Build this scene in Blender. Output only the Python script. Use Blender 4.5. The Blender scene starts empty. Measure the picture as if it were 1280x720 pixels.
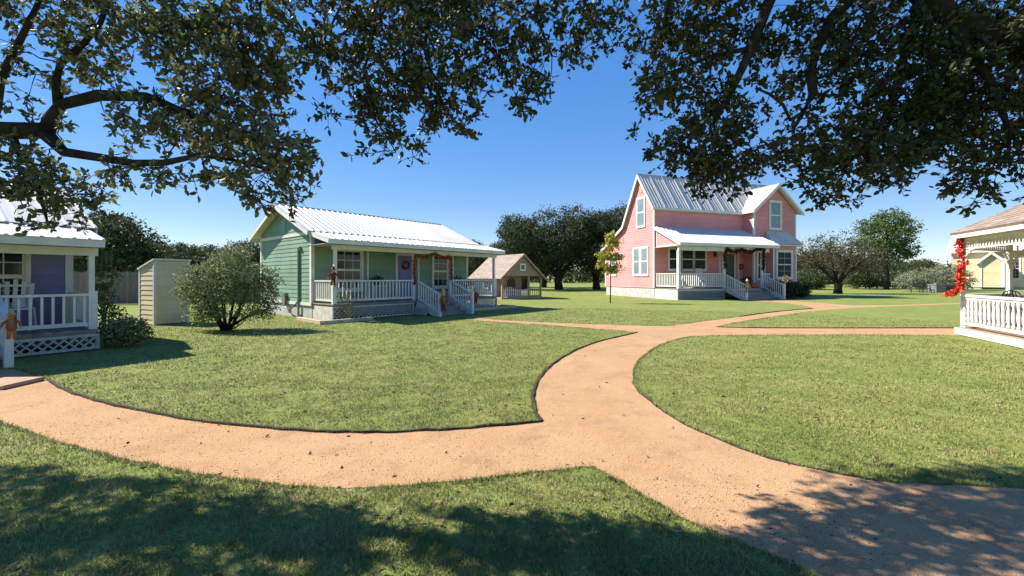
import bpy, bmesh, math, random
import numpy as np
from mathutils import Vector, Matrix
from mathutils.geometry import tessellate_polygon

random.seed(7)
RNG = np.random.default_rng(11)
SC = bpy.context.scene
COL = SC.collection
R = math.radians

# ------------------------------------------------------------------ view constants
F, CX, HY, EYE = 520.0, 640.0, 347.0, 1.6

def gp(px, py):
    """point of the ground seen at a photo pixel"""
    y = F * EYE / (py - HY)
    return ((px - CX) / F * y, y)

def sp(px, py, d):
    """point at distance d (along the view axis) seen at a photo pixel"""
    return Vector(((px - CX) / F * d, d, EYE + (HY - py) / F * d))

# ------------------------------------------------------------------ materials
def M(name, c1, c2=None, scale=4.0, rough=0.7, bump=0.0, bscale=60.0, island=0.0, spec=0.3,
      metallic=0.0, detail=5.0, c3=None, scale3=0.6, stretch=None, trans=0.0):
    m = bpy.data.materials.new(name)
    m.use_nodes = True
    nt = m.node_tree
    N, L = nt.nodes, nt.links
    b = N['Principled BSDF']
    b.inputs['Roughness'].default_value = rough
    b.inputs['Specular IOR Level'].default_value = spec
    b.inputs['Metallic'].default_value = metallic
    tc = N.new('ShaderNodeTexCoord')
    vec = tc.outputs['Object']
    if stretch:
        mp = N.new('ShaderNodeMapping')
        mp.inputs['Scale'].default_value = stretch
        L.new(vec, mp.inputs['Vector'])
        vec = mp.outputs['Vector']
    def noise(s, d=detail):
        n = N.new('ShaderNodeTexNoise')
        n.inputs['Scale'].default_value = s
        n.inputs['Detail'].default_value = d
        L.new(vec, n.inputs['Vector'])
        return n.outputs['Fac']
    def ramp(f, lo=0.35, hi=0.65):
        r = N.new('ShaderNodeMapRange')
        r.inputs['From Min'].default_value = lo
        r.inputs['From Max'].default_value = hi
        L.new(f, r.inputs['Value'])
        return r.outputs['Result']
    def mix(fac, a, bb):
        x = N.new('ShaderNodeMix')
        x.data_type = 'RGBA'
        if isinstance(fac, float): x.inputs[0].default_value = fac
        else: L.new(fac, x.inputs[0])
        for s, v in ((6, a), (7, bb)):
            if isinstance(v, tuple): x.inputs[s].default_value = (*v, 1)
            else: L.new(v, x.inputs[s])
        return x.outputs[2]
    col = None
    if c2:
        col = mix(ramp(noise(scale)), c1, c2)
    else:
        col = mix(0.0, c1, c1)
    if c3:
        col = mix(ramp(noise(scale3), 0.42, 0.68), col, c3)
    if island:
        g = N.new('ShaderNodeNewGeometry')
        h = N.new('ShaderNodeHueSaturation')
        r = N.new('ShaderNodeMapRange')
        r.inputs['To Min'].default_value = 1 - island
        r.inputs['To Max'].default_value = 1 + island
        L.new(g.outputs['Random Per Island'], r.inputs['Value'])
        L.new(r.outputs['Result'], h.inputs['Value'])
        L.new(col, h.inputs['Color'])
        col = h.outputs['Color']
    L.new(col, b.inputs['Base Color'])
    if bump:
        bn = N.new('ShaderNodeBump')
        bn.inputs['Strength'].default_value = bump
        bn.inputs['Distance'].default_value = 0.02
        L.new(noise(bscale, 6), bn.inputs['Height'])
        L.new(bn.outputs['Normal'], b.inputs['Normal'])
    if trans:
        t = N.new('ShaderNodeBsdfTranslucent')
        L.new(col, t.inputs['Color'])
        ms = N.new('ShaderNodeMixShader')
        ms.inputs[0].default_value = trans
        L.new(b.outputs[0], ms.inputs[1])
        L.new(t.outputs[0], ms.inputs[2])
        L.new(ms.outputs[0], N['Material Output'].inputs['Surface'])
    return m

MT = {}
def mats():
    a = MT
    a['white'] = M('white_paint', (.72, .70, .64), (.62, .60, .54), 3, .55, .12, 40, .05)
    a['oldwhite'] = M('weathered_white_paint', (.62, .60, .55), (.46, .44, .40), 5, .7, .2, 40, .08)
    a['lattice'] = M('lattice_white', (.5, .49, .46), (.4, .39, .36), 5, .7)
    a['green'] = M('sage_green_siding', (.225, .345, .25), (.195, .305, .22), 2.2, .62, .12, 30, .08, .3, 0, 5, (.185, .27, .195), .9)
    a['pink'] = M('salmon_pink_siding', (.71, .30, .295), (.675, .275, .27), 2.0, .62, .1, 30, .06, .3, 0, 5, (.61, .25, .245), .7)
    a['purple'] = M('lavender_siding', (.22, .21, .38), (.19, .18, .34), 2.2, .62, .12, 30, .08, .3, 0, 5, (.17, .165, .29), .9)
    a['yellow'] = M('pale_yellow_siding', (.68, .57, .36), (.62, .52, .32), 2.0, .65, .1, 30, .04)
    a['cream'] = M('cream_siding', (.68, .57, .38), (.61, .50, .33), 3.0, .68, .15, 30, .06)
    a['purpledoor'] = M('purple_door_paint', (.20, .19, .40), (.18, .17, .36), 3, .45)
    a['greendoor'] = M('dark_green_door_paint', (.05, .09, .06), (.04, .075, .05), 3, .4)
    a['roofwhite'] = M('white_metal_roofing', (.60, .575, .54), (.52, .50, .465), 1.2, .42, .04, 14, .03, .45, 0, 4, (.52, .49, .45), .5, (1, 1, 1))
    a['roofgrey'] = M('galvanised_roofing', (.60, .565, .52), (.52, .49, .45), 1.5, .5, .04, 14, .06, .4, .08)
    a['concrete'] = M('foundation_concrete', (.46, .45, .44), (.38, .37, .36), 3, .85, .25, 30)
    a['deck'] = M('grey_deck_boards', (.27, .25, .23), (.20, .185, .17), 6, .75, .3, 40, .15)
    a['steps'] = M('weathered_step_boards', (.30, .28, .26), (.22, .205, .19), 6, .8, .3, 40, .12)
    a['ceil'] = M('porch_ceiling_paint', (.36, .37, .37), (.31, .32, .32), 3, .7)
    a['fencewood'] = M('grey_fence_wood', (.25, .195, .16), (.18, .14, .115), 6, .85, .4, 30, .25, .2, 0, 5, None, .6, (4, 4, .5))
    a['tanwood'] = M('raw_tan_plywood', (.40, .29, .20), (.33, .235, .16), 3, .8, .2, 40, .08, .2, 0, 5, None, .6, (5, 5, .7))
    a['timber'] = M('pale_landscape_timber', (.48, .38, .25), (.38, .30, .20), 6, .85, .4, 30, .1)
    a['shingle'] = M('brown_shingles', (.33, .255, .20), (.25, .19, .15), 8, .9, .35, 60, .22)
    a['shinglelight'] = M('light_brown_shingles', (.34, .27, .225), (.29, .23, .19), 8, .9, .35, 60, .15)
    a['glass'] = M('window_glass', (.012, .016, .018), (.02, .024, .026), 1.5, .08, .02, 3, 0, .4)
    a['skyglass'] = M('sky_tinted_glass', (.20, .25, .28), (.15, .20, .23), 2, .12, 0, 3, 0, .6)  # pale blue-grey panes, the sky's reflection put into the colour
    a['screen'] = M('dark_window_screen', (.03, .031, .034), (.022, .023, .026), 2, .45, 0, 3, 0, .18)
    a['black'] = M('black_iron', (.015, .015, .015), (.022, .022, .022), 6, .45, .1, 40, 0, .5)
    a['metal'] = M('dull_grey_metal', (.25, .25, .25), (.2, .2, .2), 5, .5, .1, 30, 0, .5, .4)
    a['greypipe'] = M('green_painted_conduit', (.21, .33, .25), (.18, .29, .22), 4, .5)
    a['bark'] = M('oak_bark', (.055, .044, .034), (.026, .021, .016), 9, .95, .9, 26, 0, .1, 0, 6)
    a['bark2'] = M('grey_bark', (.14, .12, .10), (.08, .068, .055), 9, .95, .6, 20, 0, .1)
    a['oakleaf'] = M('sunlit_oak_leaf', (.10, .125, .048), (.15, .165, .07), 1.2, .45, 0, 30, .4, .35, 0, 3, (.19, .18, .085), .9, None, .42)  # lighter leaf copy for the left oak, sunlight put into the colour
    a['fargreen'] = M('oak_crown_leaf', (.036, .052, .019), (.055, .072, .026), .6, .6, 0, 30, .35, .3, 0, 3, None, .6, None, .25)
    a['bggreen'] = M('background_crown_leaf', (.055, .078, .028), (.085, .105, .040), .6, .6, 0, 30, .35, .3, 0, 3, None, .6, None, .28)
    a['oakdark'] = M('shaded_oak_leaf', (.036, .050, .017), (.058, .070, .026), 1.2, .5, 0, 30, .35, .22, 0, 3, (.075, .08, .035), .9, None, .2)  # darker leaf copy for the right oak, backlit shade put into the colour
    a['midgreen'] = M('bright_crown_leaf', (.085, .135, .036), (.12, .17, .055), .6, .6, 0, 30, .35, .3, 0, 3, None, .6, None, .3)
    a['olive'] = M('olive_brown_leaf', (.085, .080, .040), (.115, .10, .055), .6, .65, 0, 30, .35, .25, 0, 3, None, .6, None, .25)
    a['sage'] = M('sage_leaf', (.20, .22, .13), (.27, .28, .18), .8, .65, 0, 30, .3, .25, 0, 3, None, .6, None, .25)
    a['bush'] = M('bush_leaf', (.165, .20, .072), (.235, .26, .12), 1.0, .55, 0, 30, .35, .3, 0, 3, None, .6, None, .28)
    a['lime'] = M('yellow_green_leaf', (.42, .38, .06), (.32, .32, .055), 2, .55, 0, 30, .3, .3, 0, 3, None, .6, None, .4)
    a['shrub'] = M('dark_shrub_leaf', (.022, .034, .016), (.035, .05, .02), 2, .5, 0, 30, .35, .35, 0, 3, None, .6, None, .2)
    a['twig'] = M('tan_twigs', (.34, .27, .13), (.27, .20, .10), 4, .8)
    a['fallleaf'] = M('autumn_leaf_orange', (.36, .10, .035), (.42, .19, .06), 9, .7, 0, 30, .4, .2, 0, 3, (.30, .045, .03), 7)
    a['darkfall'] = M('autumn_leaf_dark_red', (.14, .028, .022), (.20, .05, .03), 9, .7, 0, 30, .4, .2, 0, 3, (.06, .03, .02), 7)
    a['redflower'] = M('red_silk_flower', (.62, .03, .04), (.66, .045, .035), 7, .6, 0, 30, .25, .3, 0, 3, (.74, .14, .03), 4.0)
    a['pinkflower'] = M('pale_flower', (.70, .50, .50), (.75, .7, .68), 7, .6)
    a['straw'] = M('straw', (.50, .34, .13), (.40, .26, .10), 12, .85, .3, 60, .2)
    a['orange'] = M('orange_pumpkin', (.50, .16, .03), (.42, .12, .025), 6, .5)
    a['clay'] = M('terracotta', (.38, .15, .07), (.32, .12, .055), 6, .75)
    a['burlap'] = M('doll_brown_cloth', (.30, .15, .07), (.24, .11, .05), 9, .85)
    a['redcloth'] = M('doll_dark_red_cloth', (.16, .04, .04), (.12, .03, .03), 9, .85)
    a['skin'] = M('doll_pale_cloth', (.58, .42, .28), (.52, .36, .24), 9, .85)
    a['slab'] = M('sandstone_slab', (.42, .26, .17), (.35, .215, .14), 5, .85, .3, 30)
    a['edge'] = M('dark_soil_edging', (.055, .040, .026), (.034, .026, .017), 12, .95, .5, 40)
    a['debris'] = M('dark_mulch_bits', (.15, .085, .05), (.10, .06, .036), 9, .9, 0, 30, .4)
    a['stone'] = M('loose_stone', (.42, .26, .15), (.54, .38, .25), 40, .9, 0, 30, .3)
    a['dryleaf'] = M('dry_brown_leaf', (.20, .13, .06), (.13, .08, .04), 9, .8, 0, 30, .4)
    a['box'] = M('grey_utility_box', (.20, .19, .20), (.16, .15, .16), 4, .6)
    a['palegrey'] = M('pale_house_paint', (.62, .63, .62), (.55, .56, .56), 2, .6)
mats()

def mat_ground(name, base, kind):
    m = bpy.data.materials.new(name); m.use_nodes = True
    N, L = m.node_tree.nodes, m.node_tree.links
    b = N['Principled BSDF']; b.inputs['Roughness'].default_value = .95
    b.inputs['Specular IOR Level'].default_value = .08
    tc = N.new('ShaderNodeTexCoord')
    def noise(s, d=4, rg=.6):
        n = N.new('ShaderNodeTexNoise'); n.inputs['Scale'].default_value = s
        n.inputs['Detail'].default_value = d; n.inputs['Roughness'].default_value = rg
        L.new(tc.outputs['Object'], n.inputs['Vector']); return n.outputs['Fac']
    def rng(f, lo, hi, a=0., c=1.):
        r = N.new('ShaderNodeMapRange'); L.new(f, r.inputs['Value'])
        r.inputs['From Min'].default_value = lo; r.inputs['From Max'].default_value = hi
        r.inputs['To Min'].default_value = a; r.inputs['To Max'].default_value = c
        return r.outputs['Result']
    def mix(f, a, c):
        x = N.new('ShaderNodeMix'); x.data_type = 'RGBA'; L.new(f, x.inputs[0])
        for s, v in ((6, a), (7, c)):
            if isinstance(v, tuple): x.inputs[s].default_value = (*v, 1)
            else: L.new(v, x.inputs[s])
        return x.outputs[2]
    col = base[0]
    for c, s, lo, hi in base[1:]:
        col = mix(rng(noise(s), lo, hi), col, c)
    L.new(col, b.inputs['Base Color'])
    bn = N.new('ShaderNodeBump'); bn.inputs['Strength'].default_value = .55 if kind == 'grass' else .5
    bn.inputs['Distance'].default_value = .03 if kind == 'grass' else .008
    if kind == 'grass':
        ad = N.new('ShaderNodeMath'); ad.operation = 'ADD'
        L.new(noise(9, 6, .75), ad.inputs[0]); L.new(noise(70, 4, .7), ad.inputs[1]); h = ad.outputs[0]
    else:
        v = N.new('ShaderNodeTexVoronoi'); v.inputs['Scale'].default_value = 95
        L.new(tc.outputs['Object'], v.inputs['Vector'])
        ad = N.new('ShaderNodeMath'); ad.operation = 'ADD'
        L.new(v.outputs['Distance'], ad.inputs[0]); L.new(noise(25, 6, .7), ad.inputs[1]); h = ad.outputs[0]
    L.new(h, bn.inputs['Height']); L.new(bn.outputs['Normal'], b.inputs['Normal'])
    return m
MT['lawn'] = mat_ground('lawn_turf', [(.185, .225, .058), ((.235, .25, .075), .35, .42, .62), ((.145, .19, .045), 1.7, .45, .66),
                                      ((.32, .28, .13), 5.5, .55, .74), ((.10, .13, .036), 16, .54, .70), ((.33, .30, .14), 40, .56, .72)], 'grass')
MT['gravel'] = mat_ground('decomposed_granite', [(.400, .235, .122), ((.455, .28, .155), .7, .42, .62), ((.335, .195, .105), 1.9, .50, .68), ((.43, .27, .155), 7, .5, .7),
                                                 ((.31, .18, .095), 60, .54, .70), ((.62, .44, .30), 85, .58, .72)], 'gravel')

def mat_blade():
    m = bpy.data.materials.new('grass_blade'); m.use_nodes = True
    N, L = m.node_tree.nodes, m.node_tree.links
    b = N['Principled BSDF']; b.inputs['Roughness'].default_value = .6; b.inputs['Specular IOR Level'].default_value = .25
    g = N.new('ShaderNodeNewGeometry')
    cr = N.new('ShaderNodeValToRGB')
    e = cr.color_ramp.elements
    e[0].position = 0; e[0].color = (.135, .178, .038, 1)
    e[1].position = 1; e[1].color = (.50, .43, .19, 1)
    for p, c in ((.40, (.215, .252, .062)), (.68, (.310, .318, .098)), (.86, (.43, .385, .165))):
        q = e.new(p); q.color = (*c, 1)
    tc = N.new('ShaderNodeTexCoord')
    n = N.new('ShaderNodeTexNoise'); n.inputs['Scale'].default_value = .9; n.inputs['Detail'].default_value = 4
    L.new(tc.outputs['Object'], n.inputs['Vector'])
    ma = N.new('ShaderNodeMath'); ma.operation = 'MULTIPLY_ADD'; ma.inputs[1].default_value = 1.5; ma.inputs[2].default_value = -.78
    L.new(n.outputs['Fac'], ma.inputs[0])
    ad = N.new('ShaderNodeMath'); ad.operation = 'ADD'; ad.use_clamp = True
    L.new(g.outputs['Random Per Island'], ad.inputs[0]); L.new(ma.outputs[0], ad.inputs[1])
    L.new(ad.outputs[0], cr.inputs[0]); L.new(cr.outputs[0], b.inputs['Base Color'])
    vm = N.new('ShaderNodeMix'); vm.data_type = 'VECTOR'; vm.inputs[0].default_value = .6; vm.inputs[5].default_value = (0, 0, 1)
    L.new(g.outputs['Normal'], vm.inputs[4]); L.new(vm.outputs[1], b.inputs['Normal'])
    t = N.new('ShaderNodeBsdfTranslucent'); L.new(cr.outputs[0], t.inputs['Color'])
    ms = N.new('ShaderNodeMixShader'); ms.inputs[0].default_value = .25
    L.new(b.outputs[0], ms.inputs[1]); L.new(t.outputs[0], ms.inputs[2]); L.new(ms.outputs[0], N['Material Output'].inputs['Surface'])
    return m
MT['blade'] = mat_blade()

# ------------------------------------------------------------------ mesh helpers
class Fr:
    """a wall frame: u along the wall, n outwards, z up (local coordinates)"""
    def __init__(s, o, u, n):
        s.o, s.u, s.n = Vector(o), Vector(u).normalized(), Vector(n).normalized()
    def p(s, u, n, z): return s.o + s.u * u + s.n * n + Vector((0, 0, z))
ID = Fr((0, 0, 0), (1, 0, 0), (0, 1, 0))

class MB:
    def __init__(s): s.v, s.f = [], []
    def add(s, vs, fs):
        k = len(s.v); s.v += [tuple(v) for v in vs]; s.f += [tuple(i + k for i in f) for f in fs]
        return s
    def hexa(s, c):
        return s.add(c, [(0, 3, 2, 1), (4, 5, 6, 7), (0, 1, 5, 4), (1, 2, 6, 5), (2, 3, 7, 6), (3, 0, 4, 7)])
    def box(s, a, b, fr=ID):
        x0, y0, z0 = a; x1, y1, z1 = b
        return s.hexa([fr.p(x0, y0, z0), fr.p(x1, y0, z0), fr.p(x1, y1, z0), fr.p(x0, y1, z0),
                       fr.p(x0, y0, z1), fr.p(x1, y0, z1), fr.p(x1, y1, z1), fr.p(x0, y1, z1)])
    def beam(s, a, b, w, h, up=(0, 0, 1)):
        a, b = Vector(a), Vector(b); d = (b - a).normalized(); up = Vector(up)
        sd = d.cross(up)
        if sd.length < 1e-4: sd = Vector((1, 0, 0))
        sd.normalize(); u = sd.cross(d)
        q = [(-1, -1), (1, -1), (1, 1), (-1, 1)]
        c = [a + sd * (i * w / 2) + u * (j * h / 2) for i, j in q] + [b + sd * (i * w / 2) + u * (j * h / 2) for i, j in q]
        return s.hexa(c)
    def tube(s, pts, rad, n=6, cap=True):
        pts = [Vector(p) for p in pts]
        if not isinstance(rad, (list, tuple)): rad = [rad] * len(pts)
        vs, fs = [], []
        ref = Vector((.31, .17, .93))
        for i, p in enumerate(pts):
            d = (pts[min(i + 1, len(pts) - 1)] - pts[max(i - 1, 0)])
            if d.length < 1e-9: d = Vector((0, 0, 1))
            d.normalize()
            a = d.cross(ref)
            if a.length < 1e-3: a = d.cross(Vector((1, 0, 0)))
            a.normalize(); b = d.cross(a)
            for k in range(n):
                t = 2 * math.pi * k / n
                vs.append(p + (a * math.cos(t) + b * math.sin(t)) * rad[i])
        for i in range(len(pts) - 1):
            for k in range(n):
                k2 = (k + 1) % n
                fs.append((i * n + k, i * n + k2, (i + 1) * n + k2, (i + 1) * n + k))
        if cap:
            fs.append(tuple(range(n - 1, -1, -1))); fs.append(tuple((len(pts) - 1) * n + k for k in range(n)))
        return s.add(vs, fs)
    def lathe(s, c, prof, n=12):
        """prof: (radius, z) pairs from bottom to top"""
        c = Vector(c); vs, fs = [], []
        for r, z in prof:
            for k in range(n):
                t = 2 * math.pi * k / n
                vs.append(c + Vector((r * math.cos(t), r * math.sin(t), z)))
        for i in range(len(prof) - 1):
            for k in range(n):
                k2 = (k + 1) % n
                fs.append((i * n + k, i * n + k2, (i + 1) * n + k2, (i + 1) * n + k))
        fs.append(tuple(range(n - 1, -1, -1))); fs.append(tuple((len(prof) - 1) * n + k for k in range(n)))
        return s.add(vs, fs)
    def ell(s, c, r, n=10, m=6):
        prof = []
        c = Vector(c); vs, fs = [], []
        for i in range(m + 1):
            t = math.pi * (i / m) - math.pi / 2
            t = max(-1.5, min(1.5, t))
            for k in range(n):
                a = 2 * math.pi * k / n
                vs.append(c + Vector((r[0] * math.cos(t) * math.cos(a), r[1] * math.cos(t) * math.sin(a), r[2] * math.sin(t))))
        for i in range(m):
            for k in range(n):
                k2 = (k + 1) % n
                fs.append((i * n + k, i * n + k2, (i + 1) * n + k2, (i + 1) * n + k))
        fs.append(tuple(range(n - 1, -1, -1))); fs.append(tuple(m * n + k for k in range(n)))
        return s.add(vs, fs)
    def prism(s, fr, loop, n0, n1):
        """a plate: loop of (u,z) between the offsets n0 and n1"""
        k = len(loop)
        vs = [fr.p(u, n0, z) for u, z in loop] + [fr.p(u, n1, z) for u, z in loop]
        fs = [tuple(range(k)), tuple(range(2 * k - 1, k - 1, -1))]
        fs += [(i, (i + 1) % k, k + (i + 1) % k, k + i) for i in range(k)]
        return s.add(vs, fs)
    def siding(s, fr, loop, course=.18, out=.02):
        zs = [z for _, z in loop]; z0, z1 = min(zs), max(zs)
        def span(z):
            xs = []
            for i in range(len(loop)):
                (ua, za), (ub, zb) = loop[i], loop[(i + 1) % len(loop)]
                if abs(za - zb) < 1e-9: continue
                t = (z - za) / (zb - za)
                if -1e-6 <= t <= 1 + 1e-6: xs.append(ua + t * (ub - ua))
            return (min(xs), max(xs)) if xs else None
        lv = [z0]
        while lv[-1] + course < z1 - 1e-4: lv.append(lv[-1] + course)
        lv.append(z1)
        kinks = sorted({z for z in zs if z0 + 1e-3 < z < z1 - 1e-3})
        for a, b in zip(lv, lv[1:]):
            cuts = [a] + [k for k in kinks if a + 1e-3 < k < b - 1e-3] + [b]
            for i, (c, d) in enumerate(zip(cuts, cuts[1:])):
                e = 1e-4
                s1, s2 = span(c + e), span(d - e)
                if not s1 or not s2: continue
                oc = out * (1 - (c - a) / (b - a) * .85); od = out * (1 - (d - a) / (b - a) * .85)
                vs = [fr.p(s1[0], oc, c), fr.p(s1[1], oc, c), fr.p(s2[1], od, d), fr.p(s2[0], od, d)]
                fs = [(0, 1, 2, 3)]
                if i == 0:
                    vs += [fr.p(s1[0], 0, c), fr.p(s1[1], 0, c)]; fs.append((4, 5, 1, 0))
                s.add(vs, fs)
        s.prism(fr, loop, -.08, -.001)
        return s
    def corrugated(s, A, B, C, D, pitch=.24, h=.022, th=.025):
        """A-B the eave, D-C the ridge above it"""
        A, B, C, D = map(Vector, (A, B, C, D))
        nr = (B - A).cross(D - A).normalized()
        if nr.z < 0: nr = -nr
        w = (B - A).length; k = max(2, int(w / pitch)); top, bot = [], []
        for i in range(k):
            for t, o in ((0, 0), (.68, 0), (.76, h), (.92, h)):
                top.append(((i + t) / k, o))
        top.append((1, 0))
        n = len(top)
        vs = [A.lerp(B, t) + nr * o for t, o in top] + [D.lerp(C, t) + nr * o for t, o in top]
        fs = [(i, i + 1, n + i + 1, n + i) for i in range(n - 1)]
        vs += [A - nr * th, B - nr * th, C - nr * th, D - nr * th]
        q = 2 * n
        fs += [(q + 3, q + 2, q + 1, q), (0, n, q + 3, q), (n - 1, q + 1, q + 2, 2 * n - 1),
               tuple([q, q + 1] + list(range(n - 1, -1, -1))), tuple([q + 2, q + 3] + list(range(n, 2 * n)))]
        return s.add(vs, fs)
    def shingles(s, A, B, C, D, course=.16, wid=.3, out=.012, th=.05):
        A, B, C, D = map(Vector, (A, B, C, D))
        nr = (B - A).cross(D - A).normalized()
        if nr.z < 0: nr = -nr
        hgt = ((D + C) / 2 - (A + B) / 2).length; k = max(2, int(hgt / course))
        s.hexa([A - nr * th, B - nr * th, C - nr * th, D - nr * th, A - nr * .004, B - nr * .004, C - nr * .004, D - nr * .004])
        for i in range(k):
            t0, t1 = i / k, (i + 1) / k
            l0, r0, l1, r1 = A.lerp(D, t0), B.lerp(C, t0), A.lerp(D, t1), B.lerp(C, t1)
            w = (r0 - l0).length
            if w < .05: continue
            m = max(1, int(w / wid)); cut = [0] + [min(.999, max(.001, (j + (.5 if i % 2 else 0) + random.uniform(-.12, .12)) / m)) for j in range(1, m)] + [1]
            cut.sort()
            for a, b in zip(cut, cut[1:]):
                o = out * random.uniform(.7, 1.3)
                vs = [l0.lerp(r0, a) + nr * o, l0.lerp(r0, b) + nr * o, l1.lerp(r1, b), l1.lerp(r1, a), l0.lerp(r0, a), l0.lerp(r0, b)]
                s.add(vs, [(0, 1, 2, 3), (4, 5, 1, 0)])
        return s
    def lattice(s, fr, u0, u1, z0, z1, step=.11, w=.035):
        for sg in (1, -1):
            c = (u0 - z1 if sg > 0 else u0 + z0)
            end = (u1 - z0 if sg > 0 else u1 + z1)
            c += step * .5
            while c < end:
                # u = c + sg*z
                za, zb = z0, z1
                ua, ub = c + sg * za, c + sg * zb
                pts = []
                lo, hi = 0., 1.
                du = ub - ua
                for lim, sgn in ((u0, 1), (u1, -1)):
                    # clip  sgn*(ua+t*du - lim) >= 0
                    f0, f1 = sgn * (ua - lim), sgn * (ub - lim)
                    if f0 < 0 and f1 < 0: lo, hi = 1, 0; break
                    if f0 < 0: lo = max(lo, f0 / (f0 - f1))
                    elif f1 < 0: hi = min(hi, f0 / (f0 - f1))
                if hi - lo > .03:
                    n = .006 if sg > 0 else -.006
                    a = fr.p(ua + lo * du, n, za + lo * (zb - za)); b = fr.p(ua + hi * du, n, za + hi * (zb - za))
                    s.beam(a, b, .01, w, fr.n.cross((b - a).normalized()))
                c += step
        s.box((u0, -.012, z0), (u1, .02, z0 + .05), fr); s.box((u0, -.012, z1 - .05), (u1, .02, z1), fr)
        s.box((u0, -.0125, z0 + .05), (u0 + .06, .0205, z1 - .05), fr); s.box((u1 - .06, -.0125, z0 + .05), (u1, .0205, z1 - .05), fr)
        return s
    def build(s, name, mat, parent=None, smooth=False, bevel=0):
        me = bpy.data.meshes.new(name)
        me.from_pydata(s.v, [], s.f)
        me.materials.append(MT[mat] if isinstance(mat, str) else mat)
        bm = bmesh.new(); bm.from_mesh(me); bmesh.ops.recalc_face_normals(bm, faces=bm.faces); bm.to_mesh(me); bm.free()
        if smooth: me.polygons.foreach_set('use_smooth', [True] * len(me.polygons))
        o = bpy.data.objects.new(name, me); COL.objects.link(o)
        if parent: o.parent = parent
        if bevel:
            md = o.modifiers.new('soft_edges', 'BEVEL'); md.width = bevel; md.segments = 1; md.limit_method = 'ANGLE'
        return o

def npmesh(name, V, Fc, mat, parent=None):
    """V (n,3) float, Fc (m,k) int: one mesh of equal polygons"""
    me = bpy.data.meshes.new(name)
    k = Fc.shape[1]
    me.vertices.add(len(V)); me.vertices.foreach_set('co', np.ascontiguousarray(V, dtype=np.float32).ravel())
    me.loops.add(Fc.size); me.loops.foreach_set('vertex_index', np.ascontiguousarray(Fc, dtype=np.int32).ravel())
    me.polygons.add(len(Fc))
    me.polygons.foreach_set('loop_start', np.arange(0, Fc.size, k, dtype=np.int32))
    me.polygons.foreach_set('loop_total', np.full(len(Fc), k, dtype=np.int32))
    me.update(calc_edges=True)
    me.materials.append(MT[mat])
    o = bpy.data.objects.new(name, me); COL.objects.link(o)
    if parent: o.parent = parent
    return o

def unit(a): return a / np.maximum(np.linalg.norm(a, axis=1, keepdims=True), 1e-9)

def leaves(P, D, length, wr=.42, fold=.25, rng=RNG, six=True):
    """leaf faces at base points P pointing along D"""
    n = len(P)
    D = unit(D)
    r = unit(rng.normal(size=(n, 3)))
    S = unit(np.cross(D, r)); U = np.cross(S, D)
    L = (length if isinstance(length, np.ndarray) else np.full(n, length))[:, None]
    W = L * wr * .5
    up = U * W * fold * 2
    if six:
        V = np.stack([P, P + D * L * .3 + S * W * .9 + up * .9, P + D * L * .68 + S * W * .85 + up * .85, P + D * L,
                      P + D * L * .68 - S * W * .85 + up * .85, P + D * L * .3 - S * W * .9 + up * .9], 1).reshape(-1, 3)
        b = np.arange(n)[:, None] * 6
        Fc = np.concatenate([b + np.array([0, 1, 2, 3]), b + np.array([0, 3, 4, 5])], 1).reshape(-1, 4)
    else:
        V = np.stack([P, P + D * L * .5 + S * W + up, P + D * L, P + D * L * .5 - S * W + up], 1).reshape(-1, 3)
        b = np.arange(n)[:, None] * 4
        Fc = b + np.array([0, 1, 2, 3])
    return V, Fc

def in_ball(n, rng=RNG, power=.45):
    d = unit(rng.normal(size=(n, 3)))
    return d * (rng.random((n, 1)) ** power)

# ------------------------------------------------------------------ objects
def tag(o, label=None, cat=None, group=None, kind=None):
    if label: o['label'] = label
    if cat: o['category'] = cat
    if group: o['group'] = group
    if kind: o['kind'] = kind
    return o

def thing(name, label, cat, loc=(0, 0, 0), rz=0, group=None):
    o = bpy.data.objects.new(name, None); COL.objects.link(o)
    o.location = loc; o.rotation_euler = (0, 0, rz); o.empty_display_size = .3
    return tag(o, label, cat, group)

def copy_tree(o, parent=None):
    c = o.copy(); COL.objects.link(c); c.parent = parent
    for ch in list(o.children): copy_tree(ch, c)
    return c

def clone(src, label, loc, rz=0, scale=1):
    c = copy_tree(src); c['label'] = label; c.location = loc; c.rotation_euler = (0, 0, rz)
    c.scale = (scale,) * 3 if not isinstance(scale, tuple) else scale
    return c

# ================================================================== camera, light, sky
cam_d = bpy.data.cameras.new('camera'); cam = bpy.data.objects.new('camera', cam_d); COL.objects.link(cam)
cam.location = (0, 0, EYE); cam.rotation_euler = (R(90), 0, 0)
cam_d.sensor_width = 36; cam_d.lens = 36 * F / 1280; cam_d.shift_y = -(360 - HY) / 1280
cam_d.clip_end = 3000; cam_d.clip_start = .05
SC.camera = cam

SUN_EL = R(44)
sun_h = Vector((-.972, .235, 0)).normalized()
sun_dir = sun_h * math.cos(SUN_EL) + Vector((0, 0, math.sin(SUN_EL)))
sd = bpy.data.lights.new('sun', 'SUN'); sd.energy = 4.9; sd.angle = R(.53); sd.color = (1, .93, .80)
so = bpy.data.objects.new('sun', sd); COL.objects.link(so)
so.rotation_euler = sun_dir.to_track_quat('Z', 'Y').to_euler(); so.location = (-20, 5, 20)
w = bpy.data.worlds.new('World'); SC.world = w; w.use_nodes = True
nt = w.node_tree
sky = nt.nodes.new('ShaderNodeTexSky'); sky.sky_type = 'NISHITA'; sky.sun_disc = False
sky.sun_elevation = SUN_EL; sky.sun_rotation = math.atan2(sun_h.x, sun_h.y) % (2 * math.pi)
sky.air_density = 1.0; sky.dust_density = .0; sky.ozone_density = 4.0; sky.altitude = 600
bg = nt.nodes['Background']; bg.inputs['Strength'].default_value = .15
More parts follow.
